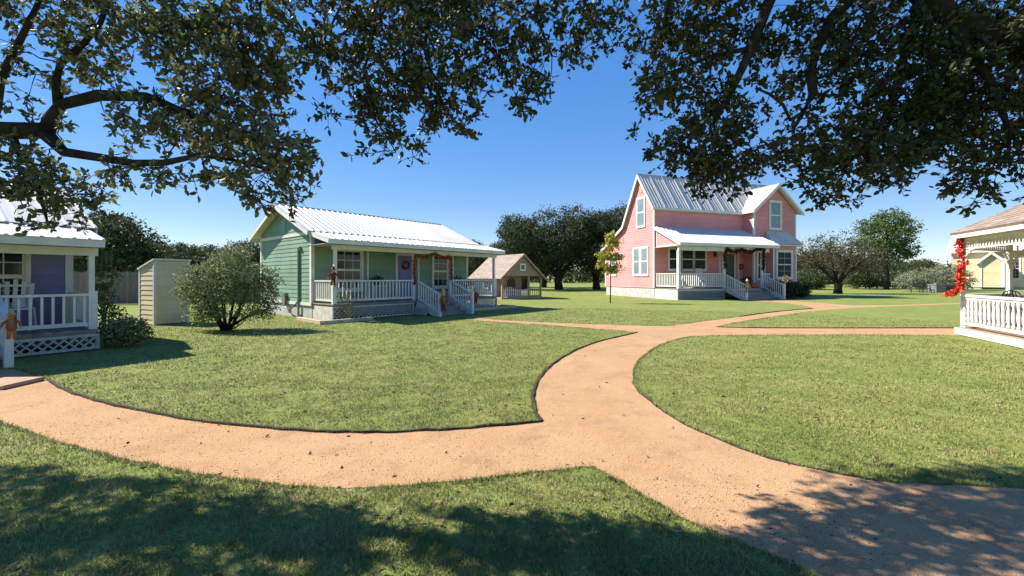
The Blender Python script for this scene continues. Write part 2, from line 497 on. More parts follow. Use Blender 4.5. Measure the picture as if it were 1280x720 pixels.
hs = nt.nodes.new('ShaderNodeHueSaturation'); hs.inputs['Saturation'].default_value = 2.12; hs.inputs['Value'].default_value = 1.48; hs.inputs['Hue'].default_value = .517
gm = nt.nodes.new('ShaderNodeGamma'); gm.inputs['Gamma'].default_value = .42
nt.links.new(sky.outputs[0], gm.inputs['Color']); nt.links.new(gm.outputs[0], hs.inputs['Color']); nt.links.new(hs.outputs[0], bg.inputs[0])
SC.view_settings.view_transform = 'Standard'; SC.view_settings.look = 'None'
SC.view_settings.exposure = 1.06; SC.view_settings.gamma = 1; SC.view_settings.use_curve_mapping = False
SC.render.engine = 'CYCLES'
SC.cycles.max_bounces = 6; SC.cycles.diffuse_bounces = 3; SC.cycles.transparent_max_bounces = 6

# ================================================================== ground and paths
lawn = MB().add([(-900, -300, 0), (900, -300, 0), (900, 1800, 0), (-900, 1800, 0)], [(0, 1, 2, 3)]).build('ground', 'lawn')
tag(lawn, kind='structure')

A_low = [(58, 475), (75, 487), (100, 497), (150, 510), (200, 520), (250, 528), (310, 535), (375, 540), (425, 542), (475, 542), (525, 540), (580, 537), (640, 532), (678, 528)]
A_right = [(670, 515), (667, 500), (669, 485), (678, 468), (692, 455), (715, 440), (745, 428), (775, 421), (797, 416)]
A_top = [(770, 413), (740, 411), (690, 407), (640, 404), (588, 400.2)]
E_low = [(600, 397.6), (618, 399.6), (640, 401), (700, 404), (760, 406), (830, 408), (845, 407), (870, 403), (920, 397), (960, 391), (990, 388), (1016, 386)]
E_top = [(1012, 383), (985, 379.6), (965, 377.5), (936, 376.2)]
F_low = [(968, 375.4), (990, 376), (1018, 378), (1059, 381.4), (1090, 381.8), (1126, 381.4), (1160, 380), (1222, 377.8)]
D_top = [(1222, 379.2), (1199, 379.8), (1150, 381.8), (1091, 384), (1038, 387), (1009, 390), (980, 394), (940, 400), (910, 405), (896, 409)]
D_low = [(930, 410.3), (1000, 410.6), (1100, 410.6), (1207, 410.5)]
C_top = [(1207, 419.5), (1100, 418.5), (1000, 418.5), (940, 419), (900, 419.5), (865, 420.5)]
C_left = [(845, 424), (820, 433), (800, 447), (791, 462), (791, 478), (797, 490), (815, 505), (840, 523), (880, 543), (920, 560), (970, 577), (1030, 590), (1095, 602)]
C_low = [(1180, 607), (1280, 612), (1420, 615), (1700, 620)]
B_right = [(1700, 900), (1060, 745), (1020, 720), (990, 705), (940, 684), (890, 665), (850, 646), (810, 624), (780, 605), (755, 590), (742, 583)]
B_low = [(710, 586), (660, 591), (600, 598), (540, 604), (470, 609), (430, 611), (400, 610), (350, 606), (300, 600), (250, 593), (200, 583), (150, 573), (100, 560), (50, 545), (0, 526), (-60, 506), (-160, 487)]
A_left = [(-160, 468), (-60, 462), (20, 462)]

def smooth_line(pts, it=2):
    p = [Vector(gp(*q)) for q in pts]
    for _ in range(it):
        q = [p[0]]
        for a, b in zip(p, p[1:]): q += [a.lerp(b, .25), a.lerp(b, .75)]
        q.append(p[-1]); p = q
    return p
rj = random.Random(3)
def wob(pts, a=.012):
    return [Vector((q.x + rj.uniform(-a, a), q.y + rj.uniform(-a, a))) if 0 < i < len(pts) - 1 else q for i, q in enumerate(pts)]
seg = {k: wob(smooth_line(v)) for k, v in dict(A_low=A_low, A_right=[A_low[-1]] + A_right, A_top=[A_right[-1]] + A_top, E_low=E_low, E_top=[E_low[-1]] + E_top,
        F_low=F_low, D_top=D_top, D_low=[D_top[-1]] + D_low, C_top=C_top, C_left=[C_top[-1]] + C_left, C_low=[C_left[-1]] + C_low, B_right=B_right, B_low=[B_right[-1]] + B_low, A_left=A_left).items()}
outline = []
for k in ('A_low', 'A_right', 'A_top', 'E_low', 'E_top', 'F_low', 'D_top', 'D_low', 'C_top', 'C_left', 'C_low', 'B_right', 'B_low', 'A_left'):
    for q in seg[k]:
        if not outline or (q - outline[-1]).length > 1e-3: outline.append(q)
tri = tessellate_polygon([[Vector((p.x, p.y, 0)) for p in outline]])
path = MB().add([(p.x, p.y, .004) for p in outline], [t for t in tri]).build('gravel_path', 'gravel')
for pl in path.data.polygons:
    pass
tag(path, kind='structure')

OUT = np.array([(p.x, p.y) for p in outline])
def in_poly(X, Y, poly=OUT):
    r = np.zeros(len(X), bool); n = len(poly); j = n - 1
    for i in range(n):
        xi, yi = poly[i]; xj, yj = poly[j]
        if yi != yj:
            c = ((yi > Y) != (yj > Y)) & (X < (xj - xi) * (Y - yi) / (yj - yi) + xi)
            r ^= c
        j = i
    return r

def edging(name, label, pts, h, thk=.03, inward=1):
    m = MB()
    P = [Vector((p.x, p.y, 0)) for p in pts]
    n = len(P); vs = []
    for i, p in enumerate(P):
        d = (P[min(i + 1, n - 1)] - P[max(i - 1, 0)]).normalized(); s = Vector((-d.y, d.x, 0)) * inward
        hh = h * rj.uniform(.8, 1.15)
        vs += [p - s * .004, p - s * .001 + Vector((0, 0, hh)), p + s * thk + Vector((0, 0, hh * .9)), p + s * thk]
    fs = [(4 * i + k, 4 * i + 4 + k, 4 * i + 4 + (k + 1) % 4, 4 * i + (k + 1) % 4) for i in range(n - 1) for k in range(3)]
    m.add(vs, fs)
    return tag(m.build(name, 'edge'), label, 'lawn edging')
edging('lawn_edging', 'dark cut soil edge of the pointed lawn before the green cottage', seg['A_low'] + seg['A_right'][1:], .027, .035, 1)
edging('lawn_edging', 'dark cut edge of the lawn tip before the pink house where its path branches off', seg['E_low'][34:], .035, .05, 1)
edging('lawn_edging', 'dark cut edge round the rounded end of the wide lawn beside the gazebo', seg['C_left'][:], .010, .03, 1)
edging('lawn_edging', 'thin dark edge of the narrow grass strip leading up to the gazebo', seg['D_low'], .03, .04, 1)

# grass blades (nobody could count them): density falls off from where one stands
def grass_blades(N=720000):
    rng = np.random.default_rng(5)
    r = 1.7 * (22 / 1.7) ** (rng.random(N) ** .92)
    th = rng.uniform(R(-58), R(58), N)
    X, Y = r * np.sin(th), r * np.cos(th)
    # clumps
    X += rng.normal(size=N) * .01; Y += rng.normal(size=N) * .01
    k = ~in_poly(X, Y)
    for ox, oy, a, x0, x1, y0, y1 in FOOT:
        c, s = math.cos(a), math.sin(a)
        lx, ly = (X - ox) * c + (Y - oy) * s, -(X - ox) * s + (Y - oy) * c
        k &= ~((lx > x0) & (lx < x1) & (ly > y0) & (ly < y1))
    X, Y, r = X[k], Y[k], r[k]; n = len(X)
    # tufted height field
    def vn(x, y, s, sd):
        q = np.random.default_rng(sd).random((64, 64)); u, v = x * s, y * s
        i, j = np.floor(u).astype(int), np.floor(v).astype(int); fu, fv = u - i, v - j
        fu = fu * fu * (3 - 2 * fu); fv = fv * fv * (3 - 2 * fv)
        g = lambda a, b: q[a % 64, b % 64]
        return (g(i, j) * (1 - fu) + g(i + 1, j) * fu) * (1 - fv) + (g(i, j + 1) * (1 - fu) + g(i + 1, j + 1) * fu) * fv
    t = .55 * vn(X, Y, 5.3, 1) + .45 * vn(X, Y, 13., 2)
    keep = rng.random(n) < np.clip(.05 + 1.6 * t, 0, 1)
    X, Y, r, t = X[keep], Y[keep], r[keep], t[keep]; n = len(X)
    H = (.010 + .027 * t) * rng.uniform(.6, 1.25, n) * np.clip(.9 + r * .02, .9, 1.2)
    W = np.clip(.0032 + .0007 * r, .004, .016)
    az = rng.uniform(0, 2 * np.pi, n); ln = rng.uniform(.2, 1.1, n) * H; la = rng.uniform(0, 2 * np.pi, n)
    dx, dy = np.cos(az) * W / 2, np.sin(az) * W / 2
    z = np.zeros(n)
    V = np.stack([np.stack([X - dx, Y - dy, z], 1), np.stack([X + dx, Y + dy, z], 1),
                  np.stack([X + np.cos(la) * ln, Y + np.sin(la) * ln, H], 1)], 1).reshape(-1, 3)
    o = npmesh('grass', V, np.arange(3 * n).reshape(-1, 3), 'blade')
    tag(o, 'short mown green grass with straw coloured patches on the lawns', 'grass', kind='stuff')
    # longer ragged blades leaning out along the cut edges of the path
    A = OUT; B = np.roll(OUT, -1, 0); ln_ = np.linalg.norm(B - A, axis=1)
    mid = (A + B) / 2; dist = np.hypot(mid[:, 0], mid[:, 1]); wt = ln_ * np.clip(9 / np.maximum(dist, 3), .3, 3) * (dist < 24) * (mid[:, 1] > 1)
    k = rng.choice(len(A), 60000, p=wt / wt.sum()); u = rng.random((60000, 1))
    P = A[k] * (1 - u) + B[k] * u
    P = P + rng.normal(size=P.shape) * .030
    q = P + unit(rng.normal(size=P.shape)) * .008
    P = P[~in_poly(q[:, 0], q[:, 1])]
    t2 = vn(P[:, 0], P[:, 1], 7., 3); P = P[rng.random(len(P)) < np.clip(t2 * 1.5 - .1, .08, 1)]; m_ = len(P)
    rr = np.hypot(P[:, 0], P[:, 1]); H = rng.uniform(.018, .05, m_); W = np.clip(.004 + .0007 * rr, .004, .014)
    az = rng.uniform(0, 2 * np.pi, m_); la = rng.uniform(0, 2 * np.pi, m_); l_ = rng.uniform(.3, 1.0, m_) * H
    z0 = np.zeros(m_)
    V = np.stack([np.stack([P[:, 0] - np.cos(az) * W / 2, P[:, 1] - np.sin(az) * W / 2, z0], 1), np.stack([P[:, 0] + np.cos(az) * W / 2, P[:, 1] + np.sin(az) * W / 2, z0], 1),
                  np.stack([P[:, 0] + np.cos(la) * l_, P[:, 1] + np.sin(la) * l_, H], 1)], 1).reshape(-1, 3)
    tag(npmesh('edge_grass', V, np.arange(3 * m_).reshape(-1, 3), 'blade'), 'ragged fringe of grass creeping over the edges of the gravel path', 'grass', kind='stuff')

def loose_gravel(N=26000):
    rng = np.random.default_rng(15)
    r = 1.8 * (11 / 1.8) ** rng.random(N); th = rng.uniform(R(-58), R(58), N)
    P = np.stack([r * np.sin(th), r * np.cos(th)], 1); P = P[in_poly(P[:, 0], P[:, 1])]; n = len(P)
    sz = rng.uniform(.0018, .0052, (n, 1)) * rng.choice([1, 1, 1, 1.4], (n, 1))
    C = np.concatenate([P, np.full((n, 1), .005) + sz * .2], 1)
    base = np.array([[1, 0, 0], [0, 1, 0], [-1, 0, 0], [0, -1, 0], [.1, .1, .8], [0, 0, -.6]])
    a = rng.uniform(0, 2 * np.pi, n); c, s_ = np.cos(a), np.sin(a)
    B = base[None] * (1 + rng.uniform(-.35, .35, (n, 6, 1)))
    X = B[:, :, 0] * c[:, None] - B[:, :, 1] * s_[:, None]; Y = B[:, :, 0] * s_[:, None] + B[:, :, 1] * c[:, None]
    V = C[:, None] + np.stack([X, Y, B[:, :, 2]], 2) * sz[:, None]
    f = np.array([[0, 1, 4], [1, 2, 4], [2, 3, 4], [3, 0, 4], [1, 0, 5], [2, 1, 5], [3, 2, 5], [0, 3, 5]])
    Fc = (np.arange(n)[:, None, None] * 6 + f[None]).reshape(-1, 3)
    tag(npmesh('loose_gravel', V.reshape(-1, 3), Fc, 'stone'), 'small loose stones lying on the gravel path', 'gravel', kind='stuff')

def mulch_bits():
    rng = np.random.default_rng(9)
    C = [((150, 555), 42, .55), ((95, 535), 40, .3), ((250, 565), 25, .8), ((880, 630), 80, .55), ((820, 612), 60, .5), ((960, 650), 70, .4), ((1100, 670), 60, .6), ((600, 570), 25, 1.5), ((350, 575), 30, .7)]
    P = []
    for (a, b), n, sg in C:
        n = int(n * 1.1)
        x, y = gp(a, b)
        q = np.stack([x + rng.normal(size=n) * sg, y + rng.normal(size=n) * sg * .45], 1); P.append(q)
    P = np.concatenate(P); P = P[in_poly(P[:, 0], P[:, 1])]
    m = MB()
    for x, y in P:
        s = rng.uniform(.0022, .006)
        m.ell((x, y, .004 + s * .4), (s * rng.uniform(.8, 1.7), s, s * .6), 5, 3)
    tag(m.build('mulch_debris', 'debris'), 'dark acorns and bark bits strewn over the gravel path', 'debris', kind='stuff')
mulch_bits()

# ================================================================== building parts
def window(parent, fr, u0, u1, z0, z1, cols=2, rows=2, split=True, casing=.11, glass='glass', frame='white'):
    m = MB()
    c = casing
    m.box((u0 - c, .0, z0 - c), (u0, .080, z1 + c), fr).box((u1, .0, z0 - c), (u1 + c, .080, z1 + c), fr)
    m.box((u0, .0, z1), (u1, .078, z1 + c), fr).box((u0, .0, z0 - c), (u1, .095, z0), fr)
    w = m.build('window', frame, parent)
    m = MB(); b = .045
    halves = [(z0, (z0 + z1) / 2, .050), ((z0 + z1) / 2, z1, .062)] if split else [(z0, z1, .052)]
    for za, zb, n in halves:
        m.box((u0, n - .012, za), (u0 + b, n, zb), fr).box((u1 - b, n - .012, za), (u1, n, zb), fr)
        m.box((u0 + b, n - .0125, za), (u1 - b, n - .0005, za + b), fr).box((u0 + b, n - .0125, zb - b), (u1 - b, n - .0005, zb), fr)
        g = .02
        for i in range(1, cols):
            u = u0 + (u1 - u0) * i / cols
            m.box((u - g / 2, n - .011, za + b), (u + g / 2, n - .001, zb - b), fr)
        for i in range(1, rows):
            z = za + (zb - za) * i / rows
            m.box((u0 + b, n - .0115, z - g / 2), (u1 - b, n - .0015, z + g / 2), fr)
    m.build('sash', frame, w)
    m = MB()
    for za, zb, n in halves:
        m.box((u0 + .02, n - .02, za + .01), (u1 - .02, n - .0125, zb - .01), fr)
    m.build('pane', glass, w)
    return w

def door(parent, fr, u0, u1, z0, z1, mat, panels=True):
    m = MB().box((u0, .0, z0), (u1, .03, z1), fr)
    if panels:
        um = (u0 + u1) / 2
        for a, b in ((u0 + .1, um - .04), (um + .04, u1 - .1)):
            for c, d in ((z0 + .15, z0 + .75), (z0 + .9, z1 - .15)):
                m.box((a, .03, c), (b, .038, d), fr)
    d = m.build('door', mat, parent)
    m = MB().box((u0 - .11, 0, z0), (u0, .05, z1 + .11), fr).box((u1, 0, z0), (u1 + .11, .05, z1 + .11), fr).box((u0, 0, z1), (u1, .048, z1 + .11), fr)
    m.build('frame', 'white', d)
    MB().ell(fr.p(u0 + .07, .06, z0 + .95), (.03, .03, .03), 8, 5).build('handle', 'metal', d)
    return d

def railing(parent, a, b, ztop0, ztop1, h, mat='white', n=None, posts=(False, False), name='railing', gap=.15, bw=.04):
    """level or sloping rail from a to b (x,y); ztop0/1 the top heights; h the height of the balusters"""
    a, b = Vector((*a, 0)), Vector((*b, 0))
    L = (b - a).length
    A, B = a + Vector((0, 0, ztop0)), b + Vector((0, 0, ztop1))
    m = MB()
    m.beam(A - Vector((0, 0, .025)), B - Vector((0, 0, .025)), .1, .05)
    dz = Vector((0, 0, h - .05))
    r = m.build(name, mat, parent)
    MB().beam(A - dz, B - dz, .045, .08).build('bottom_rail', mat, r)
    n = n or max(2, int(L / gap))
    d = (b - a).normalized()
    mb = MB(); proto = None
    s = Vector((-d.y, d.x, 0))
    hh = (h - .05) - .09
    slope = (ztop1 - ztop0) / L
    e = bw / 2
    cs = [(-e, -e), (e, -e), (e, e), (-e, e)]
    vs = [d * i + s * j + Vector((0, 0, i * slope)) for i, j in cs] + [d * i + s * j + Vector((0, 0, hh + .03 + i * slope)) for i, j in cs]
    for i in range(n):
        t = (i + .5) / n
        p = a.lerp(b, t) + Vector((0, 0, ztop0 + (ztop1 - ztop0) * t - h + .09))
        if proto is None:
            proto = MB().hexa(vs).build('baluster', mat, r); proto.location = p
        else:
            c = proto.copy(); COL.objects.link(c); c.parent = r; c.location = p
    return r

def post(parent, x, y, z0, z1, w=.1, mat='white', name='porch_post', cap=False):
    m = MB().box((x - w / 2, y - w / 2, z0), (x + w / 2, y + w / 2, z1))
    if cap: m.box((x - w * .68, y - w * .68, z1), (x + w * .68, y + w * .68, z1 + .035))
    return m.build(name, mat, parent, bevel=.006)

def stairs(parent, x0, x1, y, z, n, run, rail_h=.85, nw=.11, ext=.12, mat='steps'):
    """from the porch front at local y going out to -y"""
    m = MB(); rise = z / n; tread = run / n
    for i in range(1, n):
        zt = z - rise * i
        m.box((x0, y - tread * i - .02, zt - .045), (x1, y - tread * (i - 1) , zt))
        m.box((x0 + .02, y - tread * i + .01, max(zt - rise, 0)), (x1 - .02, y - tread * i + .03, zt - .047))
    st = m.build('stairs', mat, parent)
    for x in (x0 - .02, x1 + .02):
        mm = MB()
        mm.beam((x, y, z - .14), (x, y - run + .05, .03), .04, .24)
        mm.build('stringer', 'oldwhite', st)
        railing(parent, (x, y - .05), (x, y - run + .02), z + rail_h, rail_h + .08, rail_h - .05, name='stair_railing', gap=.145)
        post(parent, x, y - run - .02, 0, rail_h + ext, nw, name='newel_post')
    return st

def pipe_roof_trim(parent, name, pts, w, h, mat='white'):
    m = MB()
    for a, b in zip(pts, pts[1:]): m.beam(a, b, w, h)
    return m.build(name, mat, parent)

def garland(name, label, cat, pts, mat, n, spread, leaf, loc, rz, mat2=None):
    t = thing(name, label, cat, loc, rz)
    rng = np.random.default_rng(len(label))
    P = [Vector(p) for p in pts]
    MB().tube(P, .012, 5).build('stem', 'bark', t)
    L = [(b - a).length for a, b in zip(P, P[1:])]; T = sum(L)
    q = []
    for a, b, l in zip(P, P[1:], L):
        k = int(n * l / T)
        u = rng.random(k)[:, None]
        q.append(np.array(a)[None] * (1 - u) + np.array(b)[None] * u)
    q = np.concatenate(q); q += in_ball(len(q), rng) * spread * (.6 + .6 * rng.random((len(q), 1)))
    V, Fc = leaves(q, rng.normal(size=q.shape) + np.array([0, -.5, -.2]), rng.uniform(.7, 1.2, len(q)) * leaf, .7, .2, rng)
    npmesh('foliage', V, Fc, mat, t)
    return t

def scarecrow(label, loc, rz, h=.7, shirt='burlap', trousers='redcloth', hat='straw', head='skin'):
    t = thing('scarecrow', label, 'scarecrow', loc, rz, 'scarecrow dolls')
    k = h / .7
    MB().ell((0, 0, .50 * k), (.055 * k, .05 * k, .065 * k), 10, 7).build('head', head, t, True)
    MB().lathe((0, 0, 0), [(.11 * k, .54 * k), (.11 * k, .548 * k), (.058 * k, .555 * k), (.05 * k, .60 * k), (.02 * k, .655 * k)], 10).build('hat', hat, t, True)
    m = MB().lathe((0, 0, 0), [(.05 * k, .2 * k), (.085 * k, .23 * k), (.075 * k, .36 * k), (.06 * k, .43 * k), (.02 * k, .45 * k)], 8)
    for s in (-1, 1): m.tube([(s * .05 * k, 0, .42 * k), (s * .12 * k, -.02, .36 * k), (s * .15 * k, -.05, .27 * k)], [.03 * k, .028 * k, .022 * k], 6)
    m.build('shirt', shirt, t, True)
    for s in (-1, 1):
        MB().tube([(s * .035 * k, 0, .22 * k), (s * .045 * k, -.01, .1 * k), (s * .05 * k, -.02, .0)], [.036 * k, .032 * k, .03 * k], 6).build('trouser_leg', trousers, t, True)
    m = MB()
    for s in (-1, 1): m.ell((s * .155 * k, -.055, .245 * k), (.022 * k, .022 * k, .035 * k), 6, 4)
    m.build('straw_hand', 'straw', t)
    return t

def pumpkin(label, loc, r=.16):
    t = thing('pumpkin', label, 'pumpkin', loc)
    m = MB(); n, k = 30, 9; vs, fs = [], []
    for i in range(k):
        a = -math.pi / 2 + math.pi * (i + .35) / (k - .3)
        for j in range(n):
            b = 2 * math.pi * j / n; q = r * (1 + .07 * math.cos(b * 10)) * math.cos(a)
            vs.append((q * math.cos(b), q * math.sin(b), r * .82 + r * .82 * math.sin(a)))
    fs = [(i * n + j, i * n + (j + 1) % n, (i + 1) * n + (j + 1) % n, (i + 1) * n + j) for i in range(k - 1) for j in range(n)] + [tuple(range(n)), tuple(range((k - 1) * n, k * n))]
    m.add(vs, fs).build('rind', 'orange', t, True)
    MB().tube([(0, 0, r * 1.5), (.01, 0, r * 1.75), (.03, 0, r * 1.95)], [.025, .018, .02], 6).build('stalk', 'bark2', t)
    return t

def potted(label, loc, r=.16, h=.28, mat='clay', leafmat='bush', n=260, top=.35, cat='potted plant', leaf=.09):
    t = thing('potted_plant', label, cat, loc)
    MB().lathe((0, 0, 0), [(r * .65, 0), (r * .95, h * .85), (r * 1.08, h * .86), (r * 1.08, h), (r * .85, h), (r * .8, h * .92)], 12).build('pot', mat, t, True)
    rng = np.random.default_rng(int(abs(loc[0]) * 100))
    P = in_ball(n, rng) * np.array([r * 1.6, r * 1.6, top * .55]) + np.array([0, 0, h + top * .45])
    V, Fc = leaves(P, P - np.array([0, 0, h]) + rng.normal(size=P.shape) * .1, rng.uniform(.6, 1.2, n) * leaf, .4, .2, rng)
    npmesh('foliage', V, Fc, leafmat, t)
    return t

def wreath(name, label, loc, rz, r, mat, parent=None):
    t = thing(name, label, 'wreath', loc, rz)
    ring = [(r * math.cos(a), 0, r * math.sin(a)) for a in np.linspace(0, 2 * math.pi, 17)]
    MB().tube(ring, .018, 5).build('ring', 'bark2', t)
    rng = np.random.default_rng(3)
    a = rng.uniform(0, 2 * np.pi, 220)
    P = np.stack([r * np.cos(a), -.02 + 0 * a, r * np.sin(a)], 1) + in_ball(220, rng) * np.array([.05, .03, .05])
    V, Fc = leaves(P, rng.normal(size=P.shape), rng.uniform(.04, .08, 220), .6, .2, rng)
    npmesh('foliage', V, Fc, mat, t)
    return t

def rocking_chair(label, loc, rz, mat='white'):
    t = thing('rocking_chair', label, 'rocking chair', loc, rz, 'rocking chairs')
    for s in (-1, 1):
        MB().tube([(s * .27, -.45 + .9 * i / 8, .03 + .10 * ((i - 4) / 4) ** 2) for i in range(9)], .02, 6).build('rocker', mat, t)
        MB().tube([(s * .27, -.25, .04), (s * .27, -.27, .62)], .022, 6).build('front_leg', mat, t)
        MB().tube([(s * .25, .22, .04), (s * .25, .2, .42), (s * .25, .36, 1.08)], .022, 6).build('back_post', mat, t)
        MB().beam((s * .28, -.34, .635), (s * .27, .24, .655), .07, .025).build('armrest', mat, t)
    m = MB()
    for i in range(6): m.box((-.26, -.28 + i * .09, .40), (.26, -.20 + i * .09, .42))
    m.build('seat', mat, t)
    m = MB()
    m.beam((-.25, .36, 1.06), (.25, .36, 1.06), .03, .1).beam((-.25, .22, .5), (.25, .22, .5), .03, .06)
    for i in range(6):
        x = -.2 + i * .08; m.beam((x, .225, .5), (x, .355, 1.05), .05, .015, (0, 1, 0))
    m.build('backrest', mat, t)
    return t

# ================================================================== green cottage
FOOT = []
GA = math.atan2(.765, .644)
gl = (-6.5, 15.1)
FOOT.append((*gl, GA, -.1, 9.1, -.1, 7.2))
green = thing('green_cottage', 'sage green cottage with white metal roof and a railed front porch with garlands', 'cottage', (*gl, 0), GA)
def gw(x, y, z=0):
    c, s = math.cos(GA), math.sin(GA)
    return (gl[0] + c * x - s * y, gl[1] + s * x + c * y, z)

def cottage(root, L, Lw, x_in, yw, yb, zf, prof, wallmat, post_x, rails, stair_x, gaps, sc=1.0, side_rails=True, right_in=None, ov=.25):
    """porch 0..L along x, house x_in..Lw, wall plane y=yw, back wall y=yb; prof: roof profile (y,z)"""
    (e0, ez), (b0, bz), (r0, rz_), (k0, kz) = prof
    def zr(y):
        for (ya, za), (yc, zc) in zip(prof, prof[1:]):
            if ya <= y <= yc: return za + (zc - za) * (y - ya) / (yc - ya)
    top = zr(yw) - .06
    fF = Fr((x_in, yw, 0), (1, 0, 0), (0, -1, 0)); fL = Fr((x_in, yw, 0), (0, 1, 0), (-1, 0, 0)); fR = Fr((Lw, yw, 0), (0, 1, 0), (1, 0, 0))
    fB = Fr((x_in, yb, 0), (1, 0, 0), (0, 1, 0))
    W = Lw - x_in; D = yb - yw
    MB().siding(fF, [(0, zf), (W, zf), (W, top), (0, top)], .17 * sc).build('wall', wallmat, root)
    gab = [(0, zf), (D, zf), (D, zr(yb) - .06), (r0 - yw, rz_ - .06), (0, top)]
    MB().siding(fL, gab, .17 * sc).build('wall', wallmat, root)
    MB().siding(fR, gab, .17 * sc).build('wall', wallmat, root)
    MB().siding(fB, [(0, zf), (W, zf), (W, zr(yb) - .06), (0, zr(yb) - .06)], .17 * sc).build('wall', wallmat, root)
    # foundation
    MB().box((x_in + .02, yw + .02, 0), (Lw - .02, yb - .02, zf - .02)).build('foundation', 'concrete', root)
    for f, l in ((fL, D), (fR, D)):
        MB().box((-.03, .0, zf - .12), (l + .03, .035, zf), f).build('base_trim', 'white', root)
    # corner boards
    for f in (fL, fR):
        MB().box((-.03, -.02, zf), (.12, .032, top - .02), f).box((-.033, -.1, zf), (-.003, -.022, top - .02), f).build('corner_board', 'white', root)
        MB().box((D - .12, -.02, zf), (D + .03, .032, zr(yb) - .1), f).build('corner_board', 'white', root)
        zt = zr(yw) - .24
        MB().box((.121, .0, zt - .08), (D - .121, .036, zt + .04), f).build('gable_trim', 'white', root)
    # roof
    x0, x1 = x_in - .42 * sc, Lw + .34 * sc
    rf = MB().corrugated((x0, b0, bz), (x1, b0, bz), (x1, r0, rz_), (x0, r0, rz_), .25 * sc)
    rf.corrugated((x1, k0, kz), (x0, k0, kz), (x0, r0, rz_), (x1, r0, rz_), .25 * sc)
    roof = rf.build('roof', 'roofwhite', root)
    MB().beam((x0, r0, rz_ + .008), (x1, r0, rz_ + .008), .11, .03).build('ridge_cap', 'roofwhite', roof)
    px0, px1 = -.32 * sc, L + ov * sc
    pr = MB().corrugated((px0, e0, ez), (px1, e0, ez), (px1, b0 + .05, bz - .03), (px0, b0 + .05, bz - .03), .25 * sc).build('porch_roof', 'roofwhite', root)
    m = MB()
    m.beam((px0 + .02, e0 + .03, ez - .09), (px1 - .02, e0 + .03, ez - .09), .035, .15)
    for x in (px0 + .02, px1 - .02): m.beam((x, e0 + .05, ez - .085), (x, b0 + .1, bz - .1), .035, .14)
    m.build('fascia', 'white', pr)
    m = MB()
    for x in (x0 + .02, x1 - .02):
        m.beam((x, b0 + .05, bz - .10), (x, r0, rz_ - .12), .035, .15).beam((x, r0, rz_ - .12), (x, k0, kz - .10), .034, .15)
    m.beam((x0 + .04, k0 - .02, kz - .08), (x1 - .04, k0 - .02, kz - .08), .035, .14)
    m.build('fascia', 'white', roof)
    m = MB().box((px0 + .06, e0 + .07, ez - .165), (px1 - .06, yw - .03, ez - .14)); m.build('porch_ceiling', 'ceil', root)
    MB().box((.02, .04, ez - .34), (L - .02, .16, ez - .17)).build('porch_beam', 'white', root)
    # porch floor
    m = MB(); nb = int(L / .14)
    for i in range(nb):
        m.box((L * i / nb + .003, 0, zf - .04), (L * (i + 1) / nb - .003, yw - .03, zf))
    fl = m.build('porch_floor', 'deck', root)
    m = MB().box((.03, .03, zf - .1), (L - .03, .06, zf - .042)).box((.03, .06, zf - .1), (.06, yw - .04, zf - .042)).box((L - .06, .06, zf - .1), (L - .03, yw - .04, zf - .042))
    m.build('rim_joist', 'deck', fl)
    f = Fr((0, .04, 0), (1, 0, 0), (0, -1, 0))
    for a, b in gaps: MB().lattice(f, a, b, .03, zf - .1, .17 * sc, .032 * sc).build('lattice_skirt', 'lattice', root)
    fl2 = Fr((.05, .05, 0), (0, 1, 0), (-1, 0, 0)); fr2 = Fr((L - .05, .05, 0), (0, 1, 0), (1, 0, 0))
    MB().box((.0, 0, .0), (yw - .08, .02, zf - .04), fl2).build('side_skirt', 'oldwhite', root)
    MB().lattice(fr2, 0, yw - .08, .03, zf - .1, .17 * sc, .032 * sc).build('lattice_skirt', 'lattice', root)
    rt = zf + .88 * sc
    for x in post_x: post(root, x, .1, zf, ez - .34, .11 * sc)
    for a, b in rails: railing(root, (a, .1), (b, .1), rt, rt, .80 * sc)
    for x in (.08, L - .08):
        railing(root, (x, .2), (x, yw - .05), rt, rt, .80 * sc)
        post(root, x, .1, zf + .001, rt + .05, .121 * sc, name='rail_post')
    return fF, fL

fF, fL = cottage(green, 8.9, 8.34, 0, 1.7, 6.9, .62, [(-.35, 2.98), (1.1, 3.36), (4.3, 4.72), (7.3, 3.42)], 'green',
                 [.13, 3.62, 5.68, 8.72], [(.2, 3.6), (5.7, 8.7)], (3.7, 5.6), [(.0, 3.6), (5.75, 8.9)])
stairs(green, 3.75, 5.55, 0, .62, 4, 1.5, .86)
MB().lattice(Fr((3.62, 0, 0), (0, -1, 0), (-1, 0, 0)), 0.02, .8, .03, .36).build('stair_lattice', 'lattice', green)
window(green, fF, .95, 2.05, 1.12, 2.72, 3, 2)
window(green, fF, 5.98, 6.88, 1.15, 2.70, 3, 2)
door(green, fF, 3.9, 4.75, .64, 2.62, 'purpledoor')
m = MB()
for u in (2.35, 5.05, 7.25): m.box((u, 0, .64), (u + .09, .03, 2.78), fF)
m.build('wall_batten', 'white', green)
# gable end things
MB().box((2.35, .0, 3.55), (2.85, .04, 4.05), fL).build('gable_vent', 'green', green)
m = MB().tube([fL.p(1.05, .06, .0), fL.p(1.05, .06, 2.72), fL.p(1.0, .07, 2.82), fL.p(.9, .07, 2.83), fL.p(.87, .06, 2.7)], .045, 8)
m.build('conduit', 'greypipe', green)
MB().tube([fL.p(1.05, .1, .62), fL.p(1.25, .14, .42), fL.p(1.6, .16, .32), fL.p(2.1, .12, .34), fL.p(2.4, .06, .5)], .025, 6).build('cable', 'black', green)
MB().box((2.2, .02, .45), (2.5, .14, .95), fL).build('meter_box', 'metal', green)
